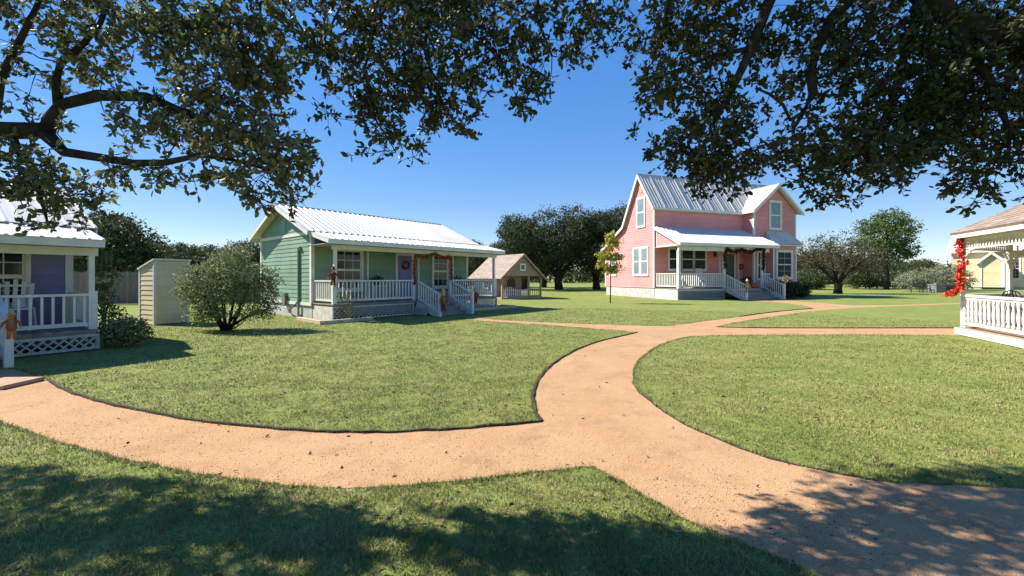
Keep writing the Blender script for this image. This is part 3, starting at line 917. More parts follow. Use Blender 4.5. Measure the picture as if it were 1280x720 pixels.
# loose things about the porch
wreath('door_wreath', 'small twig and leaf wreath on the purple door of the green cottage', gw(4.32, 1.62, 2.18), GA, .17, 'fallleaf')
zt = 2.56
garland('leaf_garland', 'orange autumn leaf garland framing the steps of the green cottage porch', 'garland',
        [(3.62, .02, 1.35), (3.6, .02, 2.0), (3.64, .02, zt), (4.1, .0, zt - .08), (4.65, .0, zt + .1), (5.2, .0, zt - .06), (5.66, .02, zt), (5.68, .02, 2.0), (5.7, .02, 1.45)],
        'fallleaf', 1050, .08, .085, (*gl, 0), GA)
scarecrow('brown scarecrow doll with straw hat, tied to the left stair post of the green cottage', gw(3.78, -1.66, .22), GA, 1.0)
scarecrow('pale scarecrow doll with dark clothes, by the right stair post of the green cottage', gw(5.78, -1.5, .42), GA, .85, 'redcloth', 'redcloth', 'skin', 'skin')
scarecrow('dark red doll hanging on the left corner post of the green cottage porch', gw(.0, -.02, 1.32), GA - .4, .75, 'redcloth', 'redcloth', 'redcloth', 'skin')
pumpkin('large orange pumpkin on the upper step of the green cottage porch', gw(4.75, -.28, .47), .2)
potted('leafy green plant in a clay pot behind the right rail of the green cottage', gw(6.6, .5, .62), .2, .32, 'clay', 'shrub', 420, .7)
potted('pale flowering plant in a clay pot near the right end of the green cottage porch', gw(7.3, .45, .62), .18, .3, 'clay', 'bush', 320, .55)
# dark planter on a white side table
t = thing('side_table', 'small white table on the green cottage porch under a dark planter', 'table', gw(2.55, 1.2, .62), GA)
MB().box((-.3, -.22, .62), (.3, .22, .65)).build('table_top', 'white', t)
for sx in (-1, 1):
    for sy in (-1, 1): MB().box((sx * .25 - .02, sy * .18 - .02, 0), (sx * .25 + .02, sy * .18 + .02, .62)).build('leg', 'white', t)
potted('low dark planter bowl of foliage on the porch table of the green cottage', gw(2.55, 1.2, 1.27), .17, .16, 'black', 'shrub', 160, .22)
# timber borders and plants in front
def timber_border(label, pts, h=.13):
    m = MB()
    for a, b in zip(pts, pts[1:]): m.beam((*a, h / 2), (*b, h / 2), .14, h)
    return tag(m.build('timber_border', 'timber', None, False, .01), label, 'garden border', 'timber bed borders')
timber_border('pale timber border of the bed at the left corner of the green cottage porch', [gw(-.6, 1.5)[:2], gw(-.7, -.65)[:2], gw(1.2, -.65)[:2]])
timber_border('pale timber border of the bed at the right end of the green cottage porch', [gw(6.0, -.6)[:2], gw(9.6, -.65)[:2], gw(9.65, .4)[:2]])

def twiggy(label, loc, n, h, spread, leafmat, nl, leaf, name='shrub', cat='shrub', twigmat='twig', rad=.012):
    t = thing(name, label, cat, loc)
    rng = np.random.default_rng(int(n * h * 10)); m = MB(); tips = []
    for i in range(n):
        a = rng.uniform(0, 2 * np.pi); s = spread * rng.uniform(.3, 1); hh = h * rng.uniform(.6, 1)
        p = [Vector((math.cos(a) * s * u ** 1.3, math.sin(a) * s * u ** 1.3, hh * u)) + Vector(rng.normal(size=3) * .02 * (u > 0)) for u in (0, .25, .5, .75, 1)]
        m.tube(p, [rad, rad * .9, rad * .7, rad * .5, rad * .25], 5)
        tips += [q + Vector(rng.normal(size=3) * .05) for q in p[2:] for _ in range(max(1, nl // (3 * n)))]
    m.build('stems', twigmat, t)
    P = np.array([tuple(q) for q in tips]); P = P + in_ball(len(P), rng) * .13
    V, Fc = leaves(P, rng.normal(size=P.shape) + np.array([0, 0, .3]), rng.uniform(.6, 1.2, len(P)) * leaf, .42, .2, rng)
    npmesh('foliage', V, Fc, leafmat, t)
    return t
twiggy('sparse twiggy rose bush in the bed at the left porch corner of the green cottage', (*gw(.45, -.33)[:2], 0), 15, 1.35, .75, 'bush', 240, .08)

# ================================================================== pink house
PA = math.atan2(.316, .949)
pl = (10.95, 32.0)
pink = thing('pink_house', 'two storey salmon pink house with grey metal roof, front gable and porch', 'house', (*pl, 0), PA)
def pw(x, y, z=0):
    c, s = math.cos(PA), math.sin(PA)
    return (pl[0] + c * x - s * y, pl[1] + s * x + c * y, z)
ZF = .8
fL = Fr((0, 0, 0), (0, 1, 0), (-1, 0, 0)); fF = Fr((0, 0, 0), (1, 0, 0), (0, -1, 0))
fW = Fr((0, -1, 0), (1, 0, 0), (0, -1, 0)); fWL = Fr((8.85, -1, 0), (0, 1, 0), (-1, 0, 0)); fR = Fr((13.5, -1, 0), (0, 1, 0), (1, 0, 0))
MB().siding(fL, [(0, ZF), (7.1, ZF), (7.1, 4.22), (4.0, 5.82), (1.8, 9.8), (0, 7.2)], .2).build('wall', 'pink', pink)
MB().siding(fF, [(0, ZF), (8.85, ZF), (8.85, 7.2), (0, 7.2)], .2).build('wall', 'pink', pink)
MB().siding(fW, [(8.85, ZF), (13.5, ZF), (13.5, 7.15), (11.175, 9.1), (8.85, 7.15)], .2).build('wall', 'pink', pink)
MB().siding(fWL, [(0, ZF), (1.0, ZF), (1.0, 7.15), (0, 7.15)], .2).build('wall', 'pink', pink)
MB().siding(fR, [(0, ZF), (8.1, ZF), (8.1, 4.22), (5.0, 5.82), (2.8, 9.0), (1, 7.15), (0, 7.15)], .2).build('wall', 'pink', pink)
MB().siding(Fr((0, 7.1, 0), (1, 0, 0), (0, 1, 0)), [(0, ZF), (13.5, ZF), (13.5, 4.2), (0, 4.2)], .2).build('wall', 'pink', pink)
MB().box((.03, .03, 0), (13.4, 7.0, ZF - .01)).box((8.9, -.95, 0), (13.45, .02, ZF - .01)).build('foundation', 'concrete', pink)
m = MB()
m.box((-.03, -.02, ZF), (.13, .034, 7.0), fL).build('corner_board', 'white', pink)
MB().box((8.855, 0.0, ZF), (8.98, .034, 7.0), fW).box((-.034, 0, ZF), (.12, .034, 7.0), fWL).build('corner_board', 'white', pink)
MB().box((13.38, 0.0, ZF), (13.534, .034, 7.0), fW).build('corner_board', 'white', pink)
MB().box((7.0, -.02, ZF), (7.13, .034, 4.15), fL).build('corner_board', 'white', pink)
# roofs
x0, x1 = -.3, 13.8
rf = MB().corrugated((x0, -.22, 6.98), (x1, -.22, 6.98), (x1, 1.8, 9.98), (x0, 1.8, 9.98), .27, .02)
rf.corrugated((x1, 4.0, 5.98), (x0, 4.0, 5.98), (x0, 1.8, 9.98), (x1, 1.8, 9.98), .27, .02)
rf.corrugated((x1, 7.45, 4.2), (x0, 7.45, 4.2), (x0, 3.98, 5.99), (x1, 3.98, 5.99), .27, .02)
roof = rf.build('roof', 'roofgrey', pink)
MB().beam((x0, 1.8, 9.99), (x1, 1.8, 9.99), .09, .04).build('ridge_cap', 'roofgrey', roof)
m = MB()
for i in range(1, 12):
    x = x0 + (x1 - x0) * i / 12.2
    m.beam((x, -.22, 7.02), (x, 1.8, 10.02), .07, .05)
m.build('bright_overlap_strip', 'roofwhite', roof)  # pale strips on the panel overlaps stand in for their bright reflections
m = MB().beam((x0 + .02, -.2, 6.86), (x0 + .02, 1.8, 9.83), .04, .2).beam((x0 + .02, 1.8, 9.83), (x0 + .02, 4.0, 5.83), .041, .2).beam((x0 + .02, 4.0, 5.83), (x0 + .02, 7.43, 4.06), .04, .2)
m.beam((x0, -.235, 6.92), (8.6, -.235, 6.92), .03, .16)
m.build('fascia', 'white', roof)
MB().box((x0 + .05, -.2, 6.80), (8.5, .02, 6.84)).build('soffit', 'white', roof)
# wing roof
ax, az = 11.175, 9.32; el, er, ez = 8.42, 13.93, 7.0
wr = MB().corrugated((el, 2.2, ez), (el, -1.45, ez), (ax, -1.45, az), (ax, 2.2, az), .27, .03)
wr.corrugated((er, -1.45, ez), (er, 2.2, ez), (ax, 2.2, az), (ax, -1.45, az), .27, .03)
wroof = wr.build('gable_roof', 'roofwhite', pink)
MB().beam((ax, -1.45, az + .01), (ax, 2.0, az + .01), .1, .04).build('ridge_cap', 'roofwhite', wroof)
m = MB().beam((el + .02, -1.43, ez - .12), (ax, -1.43, az - .14), .04, .2).beam((ax, -1.432, az - .14), (er - .02, -1.432, ez - .12), .04, .2)
m.beam((el + .03, -1.4, ez - .08), (el + .03, 0, ez - .08), .03, .14)
m.build('fascia', 'white', wroof)
m = MB()
m.add([(el + .05, -1.4, ez - .08), (ax, -1.4, az - .1), (ax, -1.02, az - .1), (el + .05, -1.02, ez - .08)], [(0, 1, 2, 3)])
m.add([(er - .05, -1.4, ez - .08), (ax, -1.4, az - .1), (ax, -1.02, az - .1), (er - .05, -1.02, ez - .08)], [(0, 1, 2, 3)])
m.build('soffit', 'white', wroof)
# windows
window(pink, fL, 1.2, 2.1, 5.75, 7.95, 1, 1, casing=.14, glass='skyglass')
window(pink, fL, .78, 1.58, 1.85, 3.95, 1, 1, casing=.13, glass='skyglass')
window(pink, fL, 1.84, 2.6, 1.85, 3.95, 1, 1, casing=.13, glass='skyglass')
window(pink, fL, 5.35, 6.2, 1.85, 3.55, 1, 1, casing=.13, glass='skyglass')
for a, b, c, d in ((1.5, 1.85, 8.45, 9.05), (4.1, 4.5, 4.55, 5.05)):
    MB().box((a, 0, c), (b, .05, d), fL).build('gable_vent', 'pink', pink)
for i in range(3):
    window(pink, fF, 1.35 + i * 1.22, 2.43 + i * 1.22, 2.25, 3.85, 1, 1, casing=.14, glass='screen')
window(pink, fW, 10.62, 11.72, 5.7, 7.85, 1, 1, casing=.15, glass='skyglass')
window(pink, fW, 9.25, 9.95, 1.5, 3.75, 1, 1, casing=.13, glass='screen')
door(pink, fF, 6.95, 7.85, ZF + .02, 3.55, 'greendoor')
m = MB()
for u in (6.3, 8.25): m.box((u, 0, ZF), (u + .12, .03, 4.0), fF)
m.build('wall_batten', 'white', pink)
t = MB().box((5.72, .02, 3.3), (5.92, .14, 3.72), fF).box((5.78, .06, 3.72), (5.86, .1, 3.85), fF).build('wall_lantern', 'black', pink)
# bay
bay = MB().siding(Fr((0, -1.62, 0), (1, 0, 0), (0, -1, 0)), [(10.2, ZF), (12.75, ZF), (12.75, 4.3), (10.2, 4.3)], .2)
bay.siding(Fr((10.2, -1.62, 0), (0, 1, 0), (-1, 0, 0)), [(0, ZF), (.6, ZF), (.6, 4.3), (0, 4.3)], .2).siding(Fr((12.75, -1.62, 0), (0, 1, 0), (1, 0, 0)), [(0, ZF), (.6, ZF), (.6, 4.3), (0, 4.3)], .2)
bay = bay.build('bay', 'pink', pink)
MB().box((10.25, -1.58, 0), (12.7, -.97, ZF - .01)).build('bay_foundation', 'concrete', bay)
fY = Fr((0, -1.62, 0), (1, 0, 0), (0, -1, 0))
window(pink, fY, 10.62, 12.15, 1.62, 3.7, 2, 2, casing=.16, glass='screen')
m = MB()
for u in (10.17, 12.64): m.box((u, 0, ZF), (u + .14, .03, 4.2), fY)
m.build('corner_board', 'white', bay)
br = MB().corrugated((9.75, -1.95, 4.32), (13.2, -1.95, 4.32), (12.5, -1.0, 5.45), (10.25, -1.0, 5.45), .27, .03)
br.corrugated((9.75, -1.0, 4.32), (9.75, -1.95, 4.32), (10.25, -1.0, 5.45), (10.25, -.99, 5.45), .27, .03)
br.corrugated((13.2, -1.95, 4.32), (13.2, -1.0, 4.32), (12.5, -.99, 5.45), (12.5, -1.0, 5.45), .27, .03)
br = br.build('bay_roof', 'roofgrey', pink)
MB().box((9.8, -1.9, 4.17), (13.15, -1.02, 4.28)).build('fascia', 'white', br)
# porch
pr = MB().corrugated((-.1, -2.95, 4.08), (9.3, -2.95, 4.08), (9.3, -.0, 5.55), (-.1, -.0, 5.55), .27, .03)
pr = pr.build('porch_roof', 'roofwhite', pink)
m = MB().beam((-.08, -2.95, 3.96), (9.28, -2.95, 3.96), .035, .2).beam((-.09, -2.93, 3.97), (-.09, -.02, 5.43), .035, .2).beam((9.28, -2.93, 3.97), (9.28, -1.05, 4.9), .035, .2)
m.build('fascia', 'white', pr)
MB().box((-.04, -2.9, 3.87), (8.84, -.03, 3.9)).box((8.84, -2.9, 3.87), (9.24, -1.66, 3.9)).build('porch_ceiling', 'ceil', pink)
fS = Fr((.14, -2.6, 0), (0, 1, 0), (-1, 0, 0))
MB().siding(fS, [(.15, 3.95), (2.55, 3.95), (2.55, 5.1)], .2).build('porch_gable_infill', 'pink', pink)
MB().box((.1, .0, 3.9), (2.55, .04, 4.0), fS).box((2.4, .0, 4.0), (2.55, .04, 5.25), fS).build('gable_trim', 'white', pink)
MB().box((.1, -2.62, 3.55), (8.6, -2.44, 3.86)).build('porch_beam', 'white', pink)
m = MB()
for i in range(62): m.box((.0 + i * .1425, -2.6, ZF - .05), (.139 + i * .1425, -.02, ZF))
fl = m.build('porch_floor', 'deck', pink)
MB().box((.03, -2.57, ZF - .12), (8.8, -2.53, ZF - .052)).build('rim_joist', 'white', fl)
for a, b in ((.05, 4.25), (7.9, 8.8)): MB().lattice(Fr((0, -2.55, 0), (1, 0, 0), (0, -1, 0)), a, b, .02, ZF - .12, .27, .045).build('lattice_skirt', 'lattice', pink)
MB().box((.02, -2.55, 0), (.06, -.03, ZF - .055)).build('side_skirt', 'oldwhite', pink)
for x in (.16, 4.25, 7.95): post(pink, x, -2.5, ZF, 3.55, .2 if x < 1 else .15)
RT = ZF + 1.12
railing(pink, (.26, -2.5), (4.15, -2.5), RT, RT, 1.0, gap=.17, bw=.055)
railing(pink, (.12, -2.4), (.12, -.05), RT, RT, 1.0, gap=.17, bw=.055)
railing(pink, (8.05, -2.5), (8.8, -2.5), RT, RT, 1.0, gap=.17, bw=.055)
stairs(pink, 4.35, 7.85, -2.6, ZF, 5, 1.8, 1.02, .14, .15)
garland('leaf_garland', 'dark red leaf garland draped over the porch posts of the pink house', 'garland',
        [(4.25, -2.62, 2.3), (4.22, -2.62, 3.1), (4.3, -2.64, 3.75), (5.0, -2.68, 3.5), (5.7, -2.68, 3.7), (6.5, -2.68, 3.5), (7.3, -2.68, 3.75), (7.95, -2.66, 3.8), (8.0, -2.64, 3.1), (7.95, -2.62, 2.2)],
        'darkfall', 1200, .13, .14, (*pl, 0), PA)
scarecrow('tan scarecrow doll on the left stair post of the pink house', pw(4.33, -4.46, .55), PA, 1.05, 'straw', 'burlap')
wreath('straw_wreath', 'pale straw wreath with a bow on the right stair post of the pink house', pw(7.87, -4.52, 1.5), PA, .22, 'straw')
pumpkin('orange pumpkin on the top step at the right of the pink house stairs', pw(7.3, -2.35, .802), .25)
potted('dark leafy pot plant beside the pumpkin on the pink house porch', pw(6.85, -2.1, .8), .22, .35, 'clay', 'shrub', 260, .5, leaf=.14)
rocking_chair('white rocking chair just behind the left corner post on the pink porch', pw(1.5, -1.7, ZF), PA + 1.0).scale = (1.4,) * 3
rocking_chair('white rocking chair nearer to the steps on the pink porch', pw(3.4, -1.5, ZF), PA + .2).scale = (1.35,) * 3
wreath('wall_wreath', 'small dark wreath on the wall right of the green door of the pink house', pw(8.55, -.06, 2.5), PA, .18, 'shrub')

# ================================================================== purple cottage at the left
VA = math.atan2(.848, .53)
SCV = .84
vl = (-9.15 - .53 * 7.2, 9.24 - .848 * 7.2)
FOOT.append((*vl, VA, -.1, 7.4, -.1, 7)); FOOT.append((*vl, VA, 3.2, 6.0, -1.5, 0))
purple = thing('purple_cottage', 'lavender cottage with white metal roof and porch under the oak limb at left', 'cottage', (*vl, 0), VA)
def vw(x, y, z=0):
    c, s = math.cos(VA), math.sin(VA)
    return (vl[0] + c * x - s * y, vl[1] + s * x + c * y, z)
fF, fL = cottage(purple, 7.2, 7.1, 0, 1.75, 6.2, .46, [(-.3, 2.42), (1.0, 2.78), (3.9, 4.05), (6.6, 2.9)], 'purple',
                 [.12, 3.4, 5.72, 7.08], [(.2, 3.4), (5.8, 7.05)], (4.0, 5.8), [(0, 3.9), (5.9, 7.2)], .9, ov=.03)
stairs(purple, 4.0, 5.72, 0, .46, 3, 1.15, .80)
window(purple, fF, 5.42, 6.36, 1.0, 2.25, 3, 2, casing=.085)
door(purple, fF, 4.1, 4.9, .48, 2.2, 'greendoor')
scarecrow('orange scarecrow doll with straw hat on the stair post of the purple cottage', vw(5.76, -1.28, .52), VA - .3, .55, 'burlap', 'orange', 'straw', 'orange')
def plastic_chair(label, loc, rz):
    t = thing('porch_chair', label, 'chair', loc, rz, 'white porch chairs')
    MB().box((-.25, -.25, .40), (.25, .25, .43)).build('seat', 'white', t)
    m = MB()
    for i in range(5):
        x = -.2 + .1 * i; m.beam((x, .24, .43), (x * 1.1, .34, .98 - abs(x) * .4), .06, .015, (0, 1, 0))
    m.beam((-.24, .33, .86), (.24, .33, .86), .03, .05)
    m.build('backrest', 'white', t)
    for sx in (-1, 1):
        MB().beam((sx * .27, -.22, .64), (sx * .27, .28, .64), .06, .03).build('armrest', 'white', t)
        MB().tube([(sx * .27, -.26, 0), (sx * .26, -.2, .63)], .02, 6).build('leg', 'white', t)
        MB().tube([(sx * .27, .32, 0), (sx * .25, .24, .42)], .02, 6).build('leg', 'white', t)
    return t
plastic_chair('white slatted chair under the window of the purple cottage, nearer the picture edge', vw(5.35, 1.2, .46), VA + .2).scale = (1.2,) * 3
plastic_chair('white slatted chair under the window of the purple cottage, nearer the corner post', vw(6.1, 1.25, .46), VA - .3).scale = (1.12,) * 3
# stone slab at the foot of the steps
sx, sy = gp(-6, 482)
m = MB().box((-.75, -.28, .0), (.42, .28, .06)); o = m.build('stepping_slab', 'slab', None, False, .01); o.location = (sx, sy, .004); o.rotation_euler = (0, 0, .05)
tag(o, 'reddish sandstone slab on the gravel before the purple cottage steps', 'stone slab')

# ================================================================== garden shed
SA = math.atan2(.89, .45)
shed = thing('garden_shed', 'narrow cream lap sided shed with sloping top on the lawn behind the bush', 'shed', (-11.95, 13.9, 0), SA)
fl = Fr((0, 0, 0), (0, 1, 0), (-1, 0, 0)); ff = Fr((0, 0, 0), (1, 0, 0), (0, -1, 0))
FOOT.append((-11.95, 13.9, SA, 0, 1.0, 0, 1.0))
MB().siding(fl, [(0, .03), (.98, .03), (.98, 1.88), (0, 2.16)], .165).build('wall', 'cream', shed)
MB().siding(ff, [(0, .03), (1.0, .03), (1.0, 2.16), (0, 2.16)], .165).build('wall', 'cream', shed)
MB().siding(Fr((1.0, 0, 0), (0, 1, 0), (1, 0, 0)), [(0, .03), (.98, .03), (.98, 1.88), (0, 2.16)], .165).build('wall', 'cream', shed)
MB().siding(Fr((0, .98, 0), (1, 0, 0), (0, 1, 0)), [(0, .03), (1.0, .03), (1.0, 1.88), (0, 1.88)], .165).build('wall', 'cream', shed)
MB().box((-.03, -.03, 0), (.05, .03, 2.14), fl).build('corner_board', 'white', shed)
MB().box((.93, -.02, 0), (1.01, .03, 1.86), fl).build('corner_board', 'white', shed)
MB().box((.94, -.02, 0), (1.03, .03, 2.14), ff).build('corner_board', 'white', shed)
MB().hexa([(-.06, -.06, 2.19), (1.06, -.06, 2.19), (1.06, 1.05, 1.87), (-.06, 1.05, 1.87), (-.06, -.06, 2.24), (1.06, -.06, 2.24), (1.06, 1.05, 1.92), (-.06, 1.05, 1.92)]).build('roof', 'white', shed)

# ================================================================== playhouse
YA = math.atan2(.6, .8)
yl = (-.77, 30.6)
play = thing('playhouse', 'small tan wooden playhouse with brown shingle roof and picket porch', 'playhouse', (*yl, 0), YA)
W_, D_ = 3.9, 4.2; ya = W_ / 2
MB().siding(Fr((0, 0, 0), (1, 0, 0), (0, -1, 0)), [(.05, 1.72), (W_ - .05, 1.72), (ya, 3.28)], .5, .004).build('gable_wall', 'tanwood', play)
MB().siding(Fr((0, 1.1, 0), (1, 0, 0), (0, -1, 0)), [(.05, .12), (2.6, .12), (2.6, 1.9), (.05, 1.9)], .5, .004).build('wall', 'tanwood', play)
MB().siding(Fr((0, 1.1, 0), (0, 1, 0), (-1, 0, 0)), [(0, .12), (D_ - 1.2, .12), (D_ - 1.2, 1.62), (0, 1.62)], .5, .004).build('wall', 'tanwood', play)
MB().siding(Fr((W_, 2.6, 0), (0, 1, 0), (1, 0, 0)), [(0, .12), (D_ - 2.6, .12), (D_ - 2.6, 1.62), (0, 1.62)], .5, .004).build('wall', 'tanwood', play)
MB().siding(Fr((2.6, 1.1, 0), (0, 1, 0), (1, 0, 0)), [(0, .12), (1.5, .12), (1.5, 1.9), (0, 1.9)], .5, .004).build('wall', 'tanwood', play)
MB().box((.05, D_ - .15, .12), (W_ - .05, D_ - .1, 1.9)).box((2.6, 2.55, .12), (W_ - .05, 2.6, 1.9)).build('wall', 'tanwood', play)
rf = MB().shingles((-.3, D_ + .2, 1.52), (-.3, -.25, 1.52), (ya, -.25, 3.42), (ya, D_ + .2, 3.42)).shingles((W_ + .3, -.25, 1.52), (W_ + .3, D_ + .2, 1.52), (ya, D_ + .2, 3.42), (ya, -.25, 3.42))
rf = rf.build('roof', 'shinglelight', play)
m = MB().beam((-.27, -.25, 1.47), (ya, -.25, 3.35), .04, .13).beam((ya, -.252, 3.35), (W_ + .27, -.252, 1.47), .04, .13); m.build('fascia', 'tanwood', rf)
window(play, Fr((0, 0, 0), (1, 0, 0), (0, -1, 0)), ya - .2, ya + .2, 2.2, 2.6, 2, 2, False, .08, 'screen')
window(play, Fr((0, 1.1, 0), (0, 1, 0), (-1, 0, 0)), .6, 1.2, .8, 1.35, 2, 2, False, .08, 'screen')
m = MB(); fr = Fr((0, 1.1, 0), (1, 0, 0), (0, -1, 0))
arch = [(1.3, .12), (2.1, .12), (2.1, 1.2)] + [(1.7 + .4 * math.cos(a), 1.2 + .35 * math.sin(a)) for a in np.linspace(.2, 2.94, 9)] + [(1.3, 1.2)]
m.prism(fr, arch, .01, .03); m.build('door', 'black', play)
MB().box((0, -.05, 0), (W_, 4.0, .12)).build('floor', 'tanwood', play)
for x in (.08, 2.62, W_ - .08): post(play, x, .05, .12, 1.72, .12, 'tanwood')
m = MB()
for i in range(13):
    x = .18 + i * .185; h = .72 + .12 * math.sin(i / 12 * math.pi * 2)
    m.prism(Fr((0, .03, 0), (1, 0, 0), (0, -1, 0)), [(x - .05, .14), (x + .05, .14), (x + .05, h), (x, h + .08), (x - .05, h)], 0, .02)
m.beam((.12, .05, .35), (2.56, .05, .35), .02, .06).beam((.12, .05, .65), (2.56, .05, .65), .02, .06)
m.build('picket_fence', 'oldwhite', play)
railing(play, (2.7, .05), (W_ - .15, .05), .85, .85, .7, 'tanwood', gap=.2)

# ================================================================== gazebo
P1 = Vector((12.6, 11.7)); u1 = Vector((-.4, -.916)).normalized(); SL = 2.67
ap = SL / 2 * (1 + math.sqrt(2)); nin = Vector((-u1.y, u1.x)) * 1
if nin.x < 0: nin = -nin
gc = P1 + u1 * SL / 2 + nin * ap
gaz = thing('gazebo', 'white railed garden gazebo with brown shingle roof and spindle frieze', 'gazebo', (gc.x, gc.y, 0))
RO = SL / 2 / math.sin(math.pi / 8); a1 = math.atan2(P1.y - gc.y, P1.x - gc.x)
def oc(i, r, z=0): 
    a = a1 - i * math.pi / 4 * GS
    return Vector((r * math.cos(a), r * math.sin(a), z))
GS = 1
tst = Vector((RO * math.cos(a1 + math.pi / 4), RO * math.sin(a1 + math.pi / 4))) + gc
GS = -1 if (tst - (P1 + u1 * SL)).length < .2 else 1
FZ = .2
MB().add([oc(i, RO + .06, FZ - .05) for i in range(8)] + [oc(i, RO + .06, FZ) for i in range(8)],
         [tuple(range(8)), tuple(range(8, 16))] + [(i, (i + 1) % 8, 8 + (i + 1) % 8, 8 + i) for i in range(8)]).build('deck', 'tanwood', gaz)
m = MB()
for i in range(8): m.beam(oc(i, RO + .10, .105), oc(i + 1, RO + .10, .105), .03, .17)
m.build('skirt_board', 'white', gaz)
MB().add([oc(i, RO - .3, 0) for i in range(8)] + [oc(i, RO - .3, .15) for i in range(8)],
         [tuple(range(8)), tuple(range(8, 16))] + [(i, (i + 1) % 8, 8 + (i + 1) % 8, 8 + i) for i in range(8)]).build('base', 'edge', gaz)
def turned(h, w):
    return [(w * .5, 0), (w * .5, h * .12), (w * .3, h * .16), (w * .5, h * .3), (w * .56, h * .45), (w * .36, h * .72), (w * .3, h * .8), (w * .5, h * .86), (w * .5, h)]
ET = 2.82
bal = None
for i in range(8):
    p = oc(i, RO - .06)
    a = math.atan2(p.y, p.x)
    d = Vector((math.cos(a), math.sin(a), 0)); t_ = Vector((-d.y, d.x, 0))
    pm = MB().hexa([p + d * x + t_ * y + Vector((0, 0, z)) for z in (FZ, ET - .2) for x, y in ((-.055, -.055), (.055, -.055), (.055, .055), (-.055, .055))])
    pp = pm.build('post', 'white', gaz, bevel=.008)
    q = oc(i + 1, RO - .06); dd = (q - p).normalized(); nn = Vector((-dd.y, dd.x, 0))
    up = Vector((0, 0, 1))
    # frieze: two rails with small spindles, and the fascia beam above
    m = MB().beam(p + up * (ET - .12), q + up * (ET - .12), .06, .16)
    m.build('beam', 'white', gaz)
    m = MB().beam(p + up * (ET - .42), q + up * (ET - .42), .04, .04)
    L = (q - p).length; n = 22
    for k in range(n):
        c = p.lerp(q, (k + .5) / n)
        m.lathe(c, [(.018, ET - .4), (.018, ET - .35), (.01, ET - .33), (.024, ET - .29), (.01, ET - .26), (.018, ET - .24), (.018, ET - .2)], 6)
    m.build('frieze', 'white', gaz)
    # scrolled brackets
    for s0, sg in ((p, 1), (q, -1)):
        fr = Fr(s0, dd * sg, nn)
        m = MB()
        pts_o = [(.06, ET - .95), (.10, ET - .93)]
        arc = [(.06 + .46 * (1 - math.cos(t)), ET - .95 + .51 * math.sin(t)) for t in np.linspace(0, math.pi / 2, 9)]
        m.tube([fr.p(u, 0, z) for u, z in arc], .028, 6)
        m.tube([fr.p(.15 + .07 * math.cos(t), 0, ET - .56 + .07 * math.sin(t)) for t in np.linspace(0, 2 * math.pi, 11)], .018, 5)
        m.tube([fr.p(.29 + .05 * math.cos(t), 0, ET - .50 + .05 * math.sin(t)) for t in np.linspace(0, 2 * math.pi, 9)], .016, 5)
        m.tube([fr.p(.12 + .05 * math.cos(t), 0, ET - .72 + .05 * math.sin(t)) for t in np.linspace(0, 2 * math.pi, 9)], .016, 5)
        m.build('bracket', 'white', gaz)
    if i != 4:
        rz0, rz1 = FZ + .13, 1.13
        m = MB().beam(p + dd * .055 + up * (rz1 - .03), q - dd * .055 + up * (rz1 - .03), .11, .06).beam(p + dd * .055 + up * (rz1 - .09), q - dd * .055 + up * (rz1 - .09), .05, .06).beam(p + dd * .055 + up * rz0, q - dd * .055 + up * rz0, .06, .07)
        r = m.build('railing', 'white', gaz)
        n = 15
        for k in range(n):
            c = p.lerp(q, (k + .5) / n) + up * (rz0 + .035)
            if bal is None:
                bal = MB().lathe((0, 0, 0), turned(rz1 - .12 - rz0 - .03, .075), 8).build('baluster', 'white', r, True); bal.location = c
            else:
                b = bal.copy(); COL.objects.link(b); b.parent = r; b.location = c
rf = MB(); RE = RO + .2
for i in range(8):
    A, B = oc(i, RE, ET + .02), oc(i + 1, RE, ET + .02)
    rf.shingles(A, B, Vector((0, 0, ET + 1.95)) + B * .0 + Vector((B.x, B.y, 0)) * .02, Vector((0, 0, ET + 1.95)) + Vector((A.x, A.y, 0)) * .02, .15, .26)
rf = rf.build('roof', 'shingle', gaz)
m = MB()
for i in range(8): m.beam(oc(i, RE - .05, ET - .06), oc(i + 1, RE - .05, ET - .06), .03, .14)
m.build('fascia', 'white', rf)
m = MB().add([oc(i, RE - .08, ET - .1) for i in range(8)], [tuple(range(8))]); m.build('ceiling', 'cream', gaz)
for k in range(8):
    pass
FOOT.append((gc.x, gc.y, 0, -RO - .05, RO, -RO, RO))
# red garland on the gazebo post
pp = P1 - nin * .07
garland('flower_garland', 'bright red and orange silk flower garland wound round the gazebo post', 'garland',
        [(-.30, .05, 1.12), (-.14, -.1, 1.2), (.03, -.08, 1.4), (-.06, -.12, 1.8), (.1, -.1, 2.1), (-.02, -.1, 2.3), (-.06, -.12, 2.55), (0, -.08, 2.68)], 'redflower', 440, .075, .095, (pp.x, pp.y, 0), 0)
